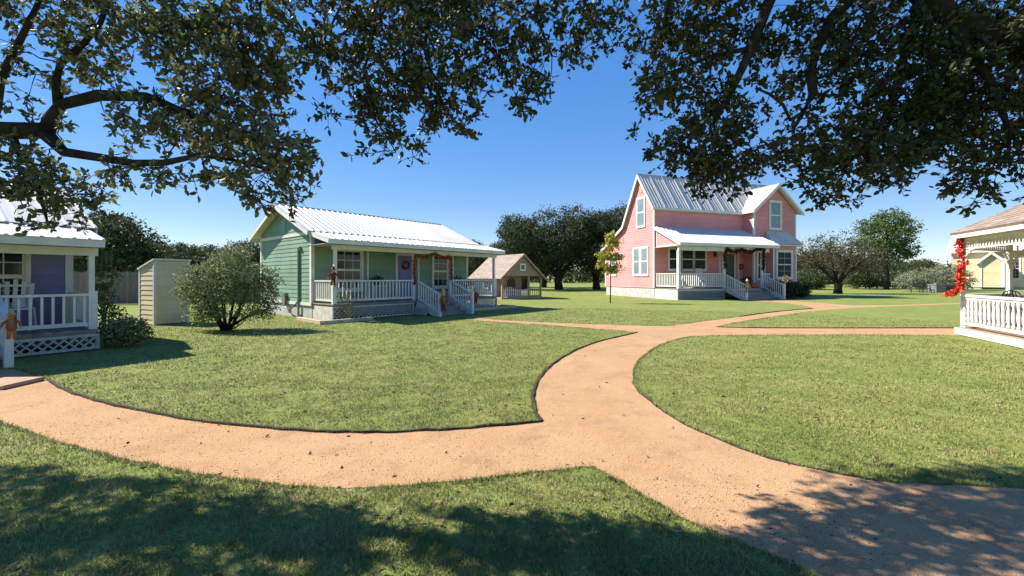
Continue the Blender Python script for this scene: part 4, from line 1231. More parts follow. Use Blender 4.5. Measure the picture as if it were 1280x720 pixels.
# black iron table and chairs
t = thing('iron_table', 'black wrought iron table with a pierced round top inside the gazebo', 'table', (14.55, 11.5, FZ))
m = MB()
for rr in (.12, .26, .4, .52): m.tube([(rr * math.cos(a), rr * math.sin(a), .72) for a in np.linspace(0, 2 * math.pi, 21)], .016, 5)
for k in range(12):
    a = k * math.pi / 6; m.tube([(.1 * math.cos(a), .1 * math.sin(a), .72), (.52 * math.cos(a), .52 * math.sin(a), .72)], .011, 4)
m.build('table_top', 'black', t)
for k in range(4):
    a = k * math.pi / 2 + .4
    MB().tube([(.42 * math.cos(a), .42 * math.sin(a), 0), (.3 * math.cos(a), .3 * math.sin(a), .3), (.36 * math.cos(a), .36 * math.sin(a), .71)], .016, 5).build('leg', 'black', t)
def iron_chair(label, loc, rz):
    t = thing('iron_chair', label, 'chair', loc, rz, 'iron chairs in the gazebo')
    m = MB()
    for rr in (.08, .15, .22): m.tube([(rr * math.cos(a), rr * math.sin(a), .45) for a in np.linspace(0, 2 * math.pi, 17)], .014, 5)
    m.build('seat', 'black', t)
    m = MB().tube([(-.22, .16, .45), (-.24, .24, .8), (-.15, .27, 1.0), (0, .28, 1.06), (.15, .27, 1.0), (.24, .24, .8), (.22, .16, .45)], .016, 6)
    for x in (-.12, -.04, .04, .12): m.tube([(x, .18, .46), (x * 1.2, .25, .75), (x * .6, .275, 1.03)], .010, 4)
    for z in (.62, .78, .9): m.tube([(-.2, .22, z), (0, .25, z + .04), (.2, .22, z)], .010, 4)
    m.build('backrest', 'black', t)
    for k in range(4):
        a = k * math.pi / 2 + math.pi / 4
        MB().tube([(.2 * math.cos(a), .2 * math.sin(a), .45), (.25 * math.cos(a), .25 * math.sin(a), 0)], .013, 5).build('leg', 'black', t)
    return t
iron_chair('black wrought iron chair at the near side of the gazebo table', (13.85, 11.35, FZ), 1.7)
iron_chair('black wrought iron chair at the far side of the gazebo table', (15.2, 12.1, FZ), -1.2)

# ================================================================== yellow house beyond the gazebo
HA = R(-50)
yh = thing('yellow_house', 'pale yellow house with white metal roof seen through the gazebo', 'house', (63.4, 60, 0), HA)
ff = Fr((0, 0, 0), (1, 0, 0), (0, -1, 0))
MB().siding(ff, [(0, .3), (16, .3), (16, 5.6), (0, 5.6)], .25, .03).build('wall', 'yellow', yh)
MB().siding(Fr((0, 0, 0), (0, 1, 0), (-1, 0, 0)), [(0, .3), (9, .3), (9, 5.6), (4.5, 7.3), (0, 5.6)], .25, .03).build('wall', 'yellow', yh)
MB().box((.05, .05, 0), (15.95, 8.9, .29)).build('foundation', 'concrete', yh)
rf = MB().corrugated((-.5, -.5, 5.3), (16.5, -.5, 5.3), (16.5, 4.5, 7.4), (-.5, 4.5, 7.4), .4, .04).corrugated((16.5, 9.5, 5.3), (-.5, 9.5, 5.3), (-.5, 4.5, 7.4), (16.5, 4.5, 7.4), .4, .04).build('roof', 'roofwhite', yh)
MB().beam((-.5, -.52, 5.2), (16.5, -.5, 5.2), .05, .22).build('fascia', 'white', rf)
EX = 2.7
ent = MB().siding(Fr((EX, -1.4, 0), (1, 0, 0), (0, -1, 0)), [(0, .3), (2.2, .3), (2.2, 3.7), (1.1, 4.9), (0, 3.7)], .25, .03)
ent.siding(Fr((EX, -1.4, 0), (0, 1, 0), (-1, 0, 0)), [(0, .3), (1.38, .3), (1.38, 3.7), (0, 3.7)], .25, .03)
ent = ent.build('entry_porch', 'yellow', yh)
MB().corrugated((EX - .4, 0, 3.5), (EX - .4, -1.75, 3.5), (EX + 1.1, -1.75, 5.1), (EX + 1.1, 0, 5.1), .4, .03).corrugated((EX + 2.6, -1.75, 3.5), (EX + 2.6, 0, 3.5), (EX + 1.1, 0, 5.1), (EX + 1.1, -1.75, 5.1), .4, .03).build('roof', 'roofwhite', ent)
m = MB().beam((EX - .38, -1.76, 3.4), (EX + 1.1, -1.76, 4.97), .06, .3).beam((EX + 1.1, -1.765, 4.97), (EX + 2.58, -1.765, 3.4), .06, .3)
m.box((EX - .05, -1.5, .3), (EX + .25, -1.42, 3.7)).box((EX + 1.95, -1.5, .3), (EX + 2.25, -1.42, 3.7)); m.build('trim', 'white', ent)
for u in (5.5, 6.75, 10.3, 12.6): window(yh, ff, u, u + .7, 1.5, 4.1, 2, 3, True, .14, 'screen')
# bench swing frame and utility box on the far lawn
t = thing('bench', 'dark metal lawn bench with curved arms on the far lawn before the sage bush', 'bench', (*gp(1153, 366), 0), .2)
MB().box((-.75, -.25, .42), (.75, .25, .47)).build('seat', 'black', t)
m = MB()
for i in range(4): m.beam((-.75, .25 + .04 * i, .6 + .13 * i), (.75, .25 + .04 * i, .6 + .13 * i), .03, .08)
m.build('backrest', 'black', t)
for s in (-1, 1): MB().tube([(s * .78, -.3, 0), (s * .72, -.2, .7), (s * .72, .2, .72), (s * .74, .34, 1.1), (s * .8, .5, 0)], .04, 6).build('leg', 'black', t)
t = thing('utility_box', 'low grey utility box with lid on the far lawn beside the gazebo', 'utility box', (*gp(1180, 366), 0), -.1)
MB().box((-1.15, -.5, .06), (1.15, .5, .82)).build('body', 'box', t)
MB().box((-1.2, -.55, .821), (1.2, .55, .92)).build('lid', 'box', t)
m = MB()
for i in range(9): m.box((-.2 + .14 * i, -.53, .12), (-.12 + .14 * i, -.502, .76))
m.build('grille', 'black', t)

# ================================================================== wooden fence at left
def fence(label, a, b, h):
    a, b = Vector((*a, 0)), Vector((*b, 0)); L = (b - a).length
    t = thing('wooden_fence', label, 'fence', a, math.atan2(b.y - a.y, b.x - a.x))
    m = MB(); n = int(L / .145); rr = random.Random(4)
    for i in range(n):
        hh = h + rr.uniform(-.03, .03); x = L * i / n
        fr = Fr((0, 0, 0), (1, 0, 0), (0, -1, 0))
        m.prism(fr, [(x, .03), (x + .135, .03), (x + .135, hh - .05), (x + .1, hh), (x + .035, hh), (x, hh - .05)], rr.uniform(0, .006), .024)
    m.build('picket_panel', 'fencewood', t)
    m = MB()
    for z in (.4, 1.5): m.beam((0, .03, z), (L, .03, z), .05, .09)
    m.build('rail', 'fencewood', t)
    for i in range(int(L / 2.5) + 1): MB().box((i * 2.5 - .05, .06, 0), (i * 2.5 + .05, .16, h - .05)).build('fence_post', 'fencewood', t)
fence('grey weathered plank fence behind the shed and the purple cottage', (-34, 22.5), (-15.2, 26.5), 1.95)

# ================================================================== trees and bushes
def crown_np(blobs, per, leaf, rng, clump=.5, nl=14, wr=.6):
    Cs = []
    vol = np.array([b[3] * b[4] * b[5] for b in blobs]) ** .67
    for b, v in zip(blobs, vol / vol.sum()):
        k = int(per * v); q = in_ball(k, rng, .30) * np.array(b[3:6]) + np.array(b[:3]); Cs.append(q)
    Cs = np.concatenate(Cs)
    n = len(Cs)
    sz = clump * rng.uniform(.5, 1.3, (n, 1))
    P = (Cs[:, None] + in_ball(n * nl, rng, .5).reshape(n, nl, 3) * sz[:, None] * np.array([1, 1, .75])).reshape(-1, 3)
    D = rng.normal(size=P.shape) + np.array([0, 0, -.15])
    return leaves(P, D, rng.uniform(.6, 1.3, len(P)) * leaf, wr, .2, rng, False) + (Cs,)

def tree(name, label, cat, loc, blobs, per, leaf, leafmat, trunk, seed, clump=.5, nl=14, barkmat='bark', group=None, nbr=26, rz=0, wr=.6):
    """trunk: list of tubes [(pts, radii)]; limbs reach from the trunk tops out to clump centres"""
    rng = np.random.default_rng(seed)
    t = thing(name, label, cat, loc, rz, group)
    V, Fc, Cs = crown_np(blobs, per, leaf, rng, clump, nl, wr)
    m = MB(); nodes = []
    for pts, rad in trunk:
        m.tube(pts, rad, 9); nodes += [(Vector(p), r) for p, r in zip(pts, rad)][len(pts) // 2:]
    for k in rng.permutation(len(Cs))[:nbr]:
        c = Vector(Cs[k]); p, r = min(nodes, key=lambda q: (q[0] - c).length + (3 if q[0].z > c.z else 0))
        mid = p.lerp(c, .5) + Vector(rng.normal(size=3)) * .12 * (c - p).length
        r0 = min(r * .55, .02 * (c - p).length + .02)
        m.tube([p, p.lerp(mid, .6), mid, c], [r0, r0 * .8, r0 * .6, r0 * .2], 5)
        nodes.append((mid, r0 * .6))
    m.build('trunk', barkmat, t, True)
    npmesh('crown', V, Fc, leafmat, t)
    return t

def oak_blobs(seed, w, h, z0, n=9):
    r = random.Random(seed); B = []
    for i in range(n):
        a = 2 * math.pi * i / n + r.uniform(-.3, .3); d = w * r.uniform(.35, .68)
        B.append((d * math.cos(a), d * math.sin(a), z0 + h * r.uniform(.28, .72), w * r.uniform(.28, .42), w * r.uniform(.28, .42), h * r.uniform(.16, .27)))
    for i in range(3):
        B.append((r.uniform(-.3, .3) * w, r.uniform(-.3, .3) * w, z0 + h * r.uniform(.72, .84), w * .35, w * .35, h * .2))
    return B
oak = tree('oak_tree', 'dark live oak with a leaning trunk at the left side of the grove', 'tree', (0, 0, 0), oak_blobs(1, 6.5, 8.5, 1.4), 1500, .24, 'fargreen',
           [([(0, 0, 0), (.1, 0, 1), (.3, .1, 2.2), (.9, .2, 3.6), (1.2, 0, 5.5)], [.55, .42, .38, .3, .15]), ([(.15, 0, 1.2), (-.6, .3, 2.5), (-1.8, .4, 4.2), (-2.5, 0, 5.5)], [.35, .28, .2, .1])], 21, .75, 16, group='oaks of the grove')
oak.location = (1.5, 54, 0)
oakb = tree('oak_tree', 'broad dark live oak in the middle of the grove behind the playhouse', 'tree', (0, 0, 0), oak_blobs(5, 6.8, 10, 1.3, 11), 1700, .24, 'fargreen',
           [([(0, 0, 0), (-.1, 0, 1.2), (0, .1, 3), (.4, .2, 5), (.3, 0, 7)], [.62, .5, .42, .3, .15]), ([(0, 0, 1.4), (1, .3, 2.8), (2.4, .4, 4.6)], [.4, .3, .12]), ([(0, 0, 1.6), (-1.2, -.3, 3), (-2.6, .4, 5)], [.38, .28, .12])], 22, .8, 16, group='oaks of the grove')
oakb.location = (6.3, 56, 0)
G = [(oak, 'dark live oak between the middle of the grove and the pink house', (11.4, 56, 0), 2.1, 1.05),
     (oakb, 'tall dark live oak whose crown rises behind the back roof of the pink house', (15.0, 62, 0), 1.1, 1.12),
     (oak, 'small dark oak behind the right end of the green cottage porch', (-5.2, 60, 0), .4, .72),
     (oak, 'short dark oak in the gap between green cottage and playhouse', (-2.4, 70, 0), 3.4, .8),
     (oakb, 'oak standing deep in the shade at the back of the grove', (5.0, 66, 0), 2.5, .92)]
for src, lb, loc, rz, s in G: clone(src, lb, loc, rz, s)

# right of the pink house
bare = tree('spreading_tree', 'wide low spreading tree with thin brownish crown right of the pink house', 'tree', (*gp(1047, 367), 0),
     [(-2.6, 0, 4.2, 2.6, 2.2, 1.6), (2.2, 0, 3.9, 2.6, 2.2, 1.5), (0, .4, 5.0, 2.6, 2, 1.4), (3.8, 0, 3.1, 1.7, 1.6, 1.2), (-4, 0, 3.4, 1.7, 1.6, 1.3), (0, -1.5, 4.1, 2.0, 1.5, 1.5), (-1.5, -.5, 3.0, 2.2, 1.6, 1.1), (2, -.4, 2.9, 2.2, 1.6, 1.1)], 760, .17, 'olive',
     [([(0, 0, 0), (.05, 0, .6), (-.1, 0, 1.2)], [.42, .32, .26]), ([(0, 0, 1), (-1.2, .1, 2.2), (-2.8, 0, 3.6), (-3.8, 0, 4.4)], [.17, .12, .07, .03]), ([(0, 0, 1), (1.2, .2, 2.1), (2.6, 0, 3.4), (4, 0, 4)], [.17, .12, .07, .03]),
      ([(0, 0, 1), (-.3, .2, 2.6), (-.8, 0, 4.2), (-.7, 0, 5.6)], [.17, .11, .06, .025]), ([(0, 0, 1), (.5, -.3, 2.4), (1, -.4, 4), (1.4, 0, 5.4)], [.16, .10, .06, .025])], 31, .55, 9, 'bark', nbr=130)
tree('tall_tree', 'tall bright green tree rising right of the spreading tree', 'tree', (49.5, 55, 0),
     [(0, 0, 7.5, 3.0, 3.0, 2.2), (-1.8, 0, 6.2, 2.2, 2.2, 1.6), (2, .5, 5.8, 2.4, 2.2, 1.8), (.2, 0, 9.4, 2.1, 2.0, 1.3), (-2.4, 0, 8.3, 1.4, 1.4, 1.1), (2.3, 0, 8.2, 1.6, 1.4, 1.2), (.5, 0, 4.6, 2.2, 2.2, 1.3)], 800, .26, 'midgreen',
     [([(0, 0, 0), (.1, 0, 2), (-.1, 0, 4), (0, 0, 7), (.1, 0, 9.5)], [.3, .24, .2, .13, .04])], 32, .6, 15, 'bark', nbr=40)
tree('pale_tree', 'thin brownish tree between the spreading tree and the tall green tree', 'tree', (45, 57, 0),
     [(0, 0, 4.5, 2.6, 2.2, 2.0), (-1.6, 0, 5.4, 1.8, 1.6, 1.3), (1.6, 0, 3.4, 1.8, 1.6, 1.3)], 330, .18, 'olive',
     [([(0, 0, 0), (.1, 0, 1.5), (0, 0, 3), (-.4, 0, 5)], [.2, .16, .12, .05])], 33, .55, 9, 'bark2', nbr=70)
tree('sage_bush', 'round grey green sage bush on the far lawn behind the bench', 'bush', (47.6, 47.5, 0),
     [(0, 0, 1.5, 2.6, 2, 1.3), (1.8, 0, 1.7, 2.0, 1.6, 1.4), (-2.2, 0, 1.2, 1.6, 1.5, 1.0), (3.4, 0, 1.4, 1.5, 1.4, 1.2)], 900, .15, 'sage',
     [([(0, 0, 0), (0, 0, .6)], [.14, .1])], 34, .4, 14, 'bark2', nbr=25)
bgt = tree('background_tree', 'dark green tree right behind the right corner of the pink house', 'tree', (0, 0, 0),
     oak_blobs(9, 5, 6.5, .6, 8), 900, .25, 'bggreen', [([(0, 0, 0), (.1, 0, 2), (0, 0, 5)], [.3, .24, .1])], 35, .7, 14, group='background trees')
bgt.location = (35, 62, 0)
for lb, px, y, s, rz in (('olive dark tree behind the left arm of the spreading tree', 1010, 72, .95, .7),
                 ('dark tree behind the middle of the spreading tree', 1052, 78, .9, 1.7), ('dark tree in the row behind the thin brownish tree', 1095, 76, .85, 2.6),
                 ('dark tree low behind the bench on the far lawn', 1150, 80, .75, 3.3), ('dark tree peeking over the roof edge of the gazebo', 1268, 92, 1.9, 4.0),
                 ('dark green tree behind the grey fence, above the corner of the purple cottage', 150, 34, .92, 1.2),
                 ('dark tree rising close beside the eave of the purple cottage behind the fence', 105, 30, .95, 2.2),
                 ('low dark tree behind the top of the shed', 212, 48, .84, 2.9),
                 ('rounded green tree above the twiggy bush, behind the lawn', 262, 50, .80, 3.9), ('dark tree beside the gable of the green cottage', 308, 46, .84, 4.4),
                 ('olive green tree rising between the shed top and the rounded tree', 236, 55, .86, 2.0), ('dark tree behind the purple cottage at the left picture edge', 40, 36, 1.0, 5.1), ('dark green tree filling the gap left of the shed top', 182, 58, .98, .4)):
    clone(bgt, lb, ((px - CX) / F * y, y, 0), rz, s)

# far mass of trees along the horizon
rng = np.random.default_rng(77)
B = []
for i in range(150):
    a = R(-75 + 150 * i / 149) + rng.normal() * .01; d = 130 + rng.uniform(-12, 25)
    B.append((d * math.sin(a), d * math.cos(a), rng.uniform(1.4, 3.4), 5.5, 4, rng.uniform(2.0, 4.2)))
V, Fc, _ = crown_np(B, 8000, .8, rng, 1.2, 10)
tag(npmesh('distant_woods', V, Fc, 'fargreen'), 'low dark woods along the horizon behind the lawns', 'woods', kind='stuff')

# bush on the left lawn
bx, by = gp(283, 413)
tree('twiggy_bush', 'wide grey green multi stemmed bush on the lawn between shed and green cottage', 'bush', (bx, by, 0),
     [(-.5, 0, 1.55, .85, .8, .6), (.55, .1, 1.5, .95, .8, .65), (.05, 0, 1.95, .75, .7, .5), (1.0, 0, 1.0, .65, .6, .45), (-.85, 0, 1.15, .6, .6, .45), (.1, -.5, 1.3, .8, .5, .6), (.15, .2, 1.2, 1.0, .6, .5), (-.75, -.1, .62, .5, .5, .34), (.85, .1, .55, .55, .5, .34), (0, -.55, .7, .5, .4, .34), (-.3, -.4, .55, .4, .4, .25), (-1.05, 0, 1.6, .35, .4, .35), (1.25, 0, 1.5, .4, .4, .35), (.3, 0, 2.3, .4, .4, .3)], 1000, .085, 'bush',
     [([(0, 0, 0), (0, 0, .06)], [.13, .11])] + [([(.11 * math.cos(a), .11 * math.sin(a), 0), (.33 * math.cos(a), .3 * math.sin(a), .5), (.62 * math.cos(a), .55 * math.sin(a), 1.15), (.8 * math.cos(a), .7 * math.sin(a), 1.8)], [.032, .026, .018, .007]) for a in np.linspace(0, 5.6, 11)],
     41, .19, 16, 'bark', nbr=130, wr=.4)
# sapling at the pink house
sx, sy = gp(763, 379)
tree('sapling', 'young staked sapling with yellow green leaves at the left corner of the pink house', 'tree', (sx, sy, 0),
     [(.1, 0, 3.6, .45, .4, .45), (-.35, 0, 3.0, .5, .4, .3), (.4, 0, 2.9, .5, .4, .3), (0, 0, 4.1, .28, .28, .4), (-.45, 0, 2.3, .4, .3, .22), (.35, 0, 2.2, .4, .3, .25), (-.1, 0, 2.0, .4, .3, .25)], 130, .19, 'lime',
     [([(0, 0, 0), (.01, 0, 1.5), (-.02, 0, 3), (.05, 0, 4.2)], [.04, .035, .025, .01])], 42, .2, 9, 'bark2', nbr=25)
# shrubs at the houses
def shrub(label, loc, r, h, mat, n, leaf, seed, clump=.2, name='shrub'):
    return tree(name, label, 'shrub', loc, [(0, 0, h * .5, r, r, h * .45), (r * .5, 0, h * .4, r * .6, r * .6, h * .35), (-r * .5, .1, h * .42, r * .6, r * .6, h * .36)], n, leaf, mat, [([(0, 0, 0), (0, 0, h * .3)], [.05, .04])], seed, clump, 14, 'bark2', nbr=14)
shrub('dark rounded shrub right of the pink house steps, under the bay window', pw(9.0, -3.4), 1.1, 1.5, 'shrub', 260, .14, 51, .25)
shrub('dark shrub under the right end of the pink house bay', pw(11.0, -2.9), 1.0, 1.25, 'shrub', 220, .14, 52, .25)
lx, ly = gp(152, 434)
shrub('low loose bush on the lawn beside the purple cottage porch corner', (lx - .05, ly + .1, 0), .48, .75, 'bush', 190, .07, 53, .13)
lx, ly = gp(130, 428)
tree('climbing_rose', 'tall airy rose bush with few pink blooms beside the purple cottage porch post', 'shrub', (lx, ly, 0),
     [(0, 0, 1.0, .34, .3, .5), (.05, 0, 1.6, .28, .25, .45), (.0, 0, 2.1, .18, .18, .3), (.15, 0, .6, .4, .3, .4)], 150, .07, 'midgreen',
     [([(.0, 0, 0), (.02 * k, 0, .8), (.06 * k, .02 * k, 1.5), (.05 * k, 0, 2.2)], [.016, .013, .01, .005]) for k in (-3, -1, 1, 3)], 54, .12, 10, 'twig', nbr=40)

lows = shrub('dark low shrub behind the trunk of the spreading tree', (40.5, 58, 0), 2.2, 2.6, 'bggreen', 420, .2, 57, .45, 'low_shrub')
for lb, px, y, sc_ in (('dark low shrub between the pink house corner and the spreading tree', 1008, 56, 1.1), ('wide dark shrub under the right arm of the spreading tree', 1082, 60, 1.25),
                   ('dark low shrub beneath the tall bright green tree', 1118, 61, 1.1), ('small dark shrub left of the grey utility box', 1140, 63, 1.0)):
    clone(lows, lb, ((px - CX) / F * y, y, 0), px * .7, sc_)

# ---- utility poles and wire far behind
def pole(label, loc):
    t = thing('utility_pole', label, 'utility pole', (*loc, 0))
    MB().tube([(0, 0, 0), (0, 0, 7.0)], [.14, .1], 8).build('pole', 'bark2', t)
    MB().box((-.9, -.06, 6.4), (.9, .06, 6.55)).build('crossarm', 'bark2', t)
pole('thin wooden utility pole among the trees behind the purple cottage', (-52, 56)); pole('thin wooden utility pole hidden behind the green cottage', (-21, 60))
pa, pb = Vector((-52, 56, 6.5)), Vector((-21, 60, 6.5))
MB().tube([pa.lerp(pb, u) - Vector((0, 0, 1.2 * 4 * u * (1 - u))) for u in np.linspace(0, 1, 14)], .018, 4)
o = MB().tube([pa.lerp(pb, u) - Vector((0, 0, .9 * 4 * u * (1 - u))) for u in np.linspace(0, 1, 14)], .02, 4).build('power_line', 'black')
tag(o, 'single thin power line sagging between two poles behind the cottages', 'power line')

# ================================================================== the two live oaks overhead
LIT = [[(452, 628), (520, 640), (560, 655), (520, 690), (535, 740), (470, 740), (455, 690)], [(-200, 500), (-100, 560), (0, 585), (120, 588), (300, 605), (420, 630), (520, 640), (700, 632), (735, 600), (800, 632), (930, 690), (960, 640), (1090, 600), (1280, 575), (1280, 500), (640, 420), (0, 440)]]
DARK = [(-200, 590), (60, 585), (110, 604), (190, 592), (245, 602), (300, 618), (370, 628), (420, 645), (445, 690), (455, 760), (-200, 760)]
def overhead_oak(label, loc, limbs, blobs, seed, trunkpts, leafmat='oakleaf', dens=1.0, fill=0):
    """limbs: lists of (point, radius); blobs: (centre, (rx,ry,rz), number of leaf clusters)"""
    rng = np.random.default_rng(seed)
    t = thing('live_oak', label, 'tree', loc)
    off = Vector(loc)
    m = MB(); NP_, NR = [], []
    for lm in limbs:
        pts = [p for p, _ in lm]; rad = [r for _, r in lm]
        # resample with a little crookedness
        q, qr = [pts[0]], [rad[0]]
        for (a, b, ra, rb) in zip(pts, pts[1:], rad, rad[1:]):
            k = max(1, int((b - a).length / .22))
            for i in range(1, k + 1):
                u = i / k; jit = .02 if i < k else 0
                q.append(a.lerp(b, u) + Vector(rng.normal(size=3)) * jit); qr.append((ra + (rb - ra) * u) * rng.uniform(.93, 1.08))
        m.tube([p - off for p in q], qr, 9)
        NP_ += [tuple(p) for p in q]; NR += qr
    m.tube([Vector(p) - off for p, _ in trunkpts], [r for _, r in trunkpts], 14)
    m.build('trunk', 'bark', t, True)
    C = np.concatenate([in_ball(int(n * dens), rng, .36) * np.array(r) + np.array(c)[None] for c, r, n in blobs])
    # thin out the shoots that would shade the sunny grass gap and the bright middle of the path; fill the bough that shades the lawn
    gx, gy = C[:, 0] - C[:, 2] * sun_h.x / math.tan(SUN_EL), C[:, 1] - C[:, 2] * sun_h.y / math.tan(SUN_EL)
    lit = np.zeros(len(C), bool)
    for pg in LIT: lit |= in_poly(gx, gy, [gp(*q) for q in pg])
    C = C[~lit | (rng.random(len(C)) < .12)]
    if fill:
        g = np.array([gp(*q) for q in DARK]); lo, hi = g.min(0), g.max(0)
        q = rng.uniform(lo, hi, (fill * 3, 2)); q = q[in_poly(q[:, 0], q[:, 1], g)][:fill]
        h = rng.uniform(3.4, 4.6, len(q))
        C = np.concatenate([C, np.stack([q[:, 0] + h * sun_h.x / math.tan(SUN_EL), q[:, 1] + h * sun_h.y / math.tan(SUN_EL), h], 1)])
    nodes = np.array(NP_); nr = np.array(NR)
    best = np.array([((nodes - c) ** 2).sum(1).min() for c in C])
    m = MB(); P, Dv = [], []
    for k in np.argsort(best):
        c = C[k]
        d2 = ((nodes - c) ** 2).sum(1); j = int(d2.argmin())
        p = Vector(nodes[j]); cc = Vector(c); L = (cc - p).length
        if L > 1.3:
            continue
        r0 = max(.0035, min(nr[j] * .6, .004 + .009 * L)); 
        m1 = p.lerp(cc, .4) + Vector(rng.normal(size=3)) * .09 * L; m2 = p.lerp(cc, .75) + Vector(rng.normal(size=3)) * .07 * L
        m.tube([p - off, m1 - off, m2 - off, cc - off], [r0, r0 * .8, r0 * .65, .003], 4, False)
        nodes = np.vstack([nodes, [tuple(m1), tuple(m2), tuple(cc)]]); nr = np.concatenate([nr, [r0 * .8, r0 * .65, .0045]])
        nl = int(rng.integers(19, 36))
        ax = (cc - m2); ax = np.array(ax / max(ax.length, 1e-6))
        # leaves on several short shoots
        for s in range(5):
            sd = unit((rng.normal(size=(1, 3)) + ax * .9 + np.array([0, 0, -.25])))[0]; ln = rng.uniform(.06, .15)
            m.tube([cc - off, cc + Vector(sd * ln) - off], [.003, .0015], 3, False)
            q = max(3, nl // 5)
            u = rng.uniform(.25, 1.05, (q, 1))
            P.append(np.array(cc)[None] + sd[None] * ln * u); Dv.append(rng.normal(size=(q, 3)) * .75 + sd[None] * .7)
    m.build('twigs', 'bark', t)
    P = np.concatenate(P) - np.array(off)[None]; Dv = np.concatenate(Dv)
    V, Fc = leaves(P, Dv, rng.uniform(.028, .064, len(P)), .54, .22, rng)
    npmesh('crown', V, Fc, leafmat, t)
    return t

def lim(px_list):
    return [(sp(x, y, d), r) for x, y, d, r in px_list]
def blob(x, y, rx, ry, d, n, dd=.45):
    return (tuple(sp(x, y, d)), (rx / F * d, dd, ry / F * d), n)

left_limbs = [
    [(Vector((-9.0, 1.4, 2.2)), .22), (Vector((-7.2, 2.6, 2.75)), .15), (sp(-130, 178, 3.38), .10), (sp(0, 163, 3.33), .075), (sp(58, 163, 3.28), .065)],
    lim([(58, 163, 3.28, .055), (64, 148, 3.28, .045), (76, 131, 3.28, .042), (125, 119, 3.28, .04), (183, 121, 3.23, .036), (233, 142, 3.18, .03), (275, 158, 3.13, .023), (308, 171, 3.08, .016), (350, 188, 3.03, .008)]),
    lim([(58, 168, 3.28, .052), (80, 190, 3.23, .036), (125, 197, 3.18, .03), (167, 204, 3.13, .028), (208, 203, 3.08, .024), (250, 194, 3.03, .018), (292, 200, 2.98, .012), (340, 214, 2.93, .007)]),
    lim([(74, 134, 3.28, .036), (70, 100, 3.28, .03), (76, 78, 3.28, .027), (104, 55, 3.28, .022), (125, 30, 3.28, .018), (145, -20, 3.28, .014), (180, -90, 3.28, .01)]),
    lim([(14, 168, 3.33, .03), (42, 212, 3.18, .02), (50, 242, 3.13, .014), (60, 280, 3.08, .007)]),
    lim([(-20, 165, 3.38, .04), (0, 100, 3.38, .03), (30, 40, 3.38, .022), (60, -30, 3.38, .016)]),
    lim([(-60, 172, 3.38, .06), (-100, 60, 3.58, .05), (-60, -80, 3.6, .04), (60, -160, 3.6, .03), (240, -120, 3.48, .022), (330, -30, 3.28, .014), (380, 40, 3.18, .008)]),
    [(Vector((-7.2, 2.6, 2.75)), .12), (Vector((-7.0, 3.4, 3.9)), .09), (Vector((-6.4, 3.8, 4.9)), .05)],
    [(Vector((-8.6, 1.7, 2.4)), .16), (Vector((-9.2, 3.0, 3.6)), .11), (Vector((-10.2, 4.0, 4.6)), .06)],
    [(Vector((-8.2, 1.9, 2.5)), .12), (Vector((-6.6, 2.4, 3.6)), .08), (Vector((-5.0, 2.6, 4.4)), .05), (Vector((-3.4, 2.8, 4.8)), .03)],
]
left_blobs = [blob(40, 50, 90, 75, 3.38, 61, .32), blob(150, 45, 90, 60, 3.28, 57, .32), blob(250, 40, 80, 55, 3.18, 70, .32), blob(345, 30, 70, 45, 3.18, 52, .32), blob(30, 130, 60, 40, 3.28, 14, .32), blob(120, 150, 55, 35, 3.28, 10, .32),
              blob(215, 145, 75, 45, 3.18, 43, .32), blob(290, 130, 60, 45, 3.08, 48, .32), blob(310, 190, 70, 40, 3.03, 44, .32), blob(365, 205, 30, 34, 2.98, 18, .32), blob(345, 240, 40, 16, 2.98, 10, .32), blob(70, 225, 70, 40, 3.13, 39, .32), blob(130, 240, 40, 30, 3.08, 15, .32),
              blob(30, 215, 45, 40, 3.18, 21, .32), blob(160, 215, 50, 18, 3.13, 12, .32), blob(60, 275, 40, 14, 3.08, 6, .32), blob(225, 222, 45, 12, 3.08, 6, .32), blob(150, 5, 180, 40, 3.38, 43, .32), blob(320, 95, 55, 35, 3.13, 46, .32),
              blob(100, -90, 220, 70, 3.48, 64, .32), blob(-120, 60, 120, 110, 3.58, 79, .32), blob(-120, 210, 90, 40, 3.38, 21, .32),
              ((-6.5, 2.6, 3.9), (1.0, .5, .7), 90), ((-8.3, 3.2, 4.2), (1.3, .75, .9), 260), ((-10.0, 3.3, 4.3), (1.4, .9, 1.0), 200), ((-5.0, 1.9, 4.4), (1.0, .5, .5), 50), ((-9.0, 2.0, 5.0), (2.2, 1.0, .8), 70), ((-3.0, 2.3, 4.9), (1.0, .5, .5), 40)]
overhead_oak('live oak reaching in from the left with crooked limbs and sunlit leaves', (-9.4, 1.1, 0), left_limbs, left_blobs, 61,
             [(Vector((-9.4, 1.1, 0)), .5), (Vector((-9.35, 1.15, .5)), .40), (Vector((-9.2, 1.25, 1.4)), .36), (Vector((-9.0, 1.4, 2.3)), .30), (Vector((-8.9, 1.6, 3.6)), .18), (Vector((-9.0, 1.8, 5.0)), .06)], fill=680)

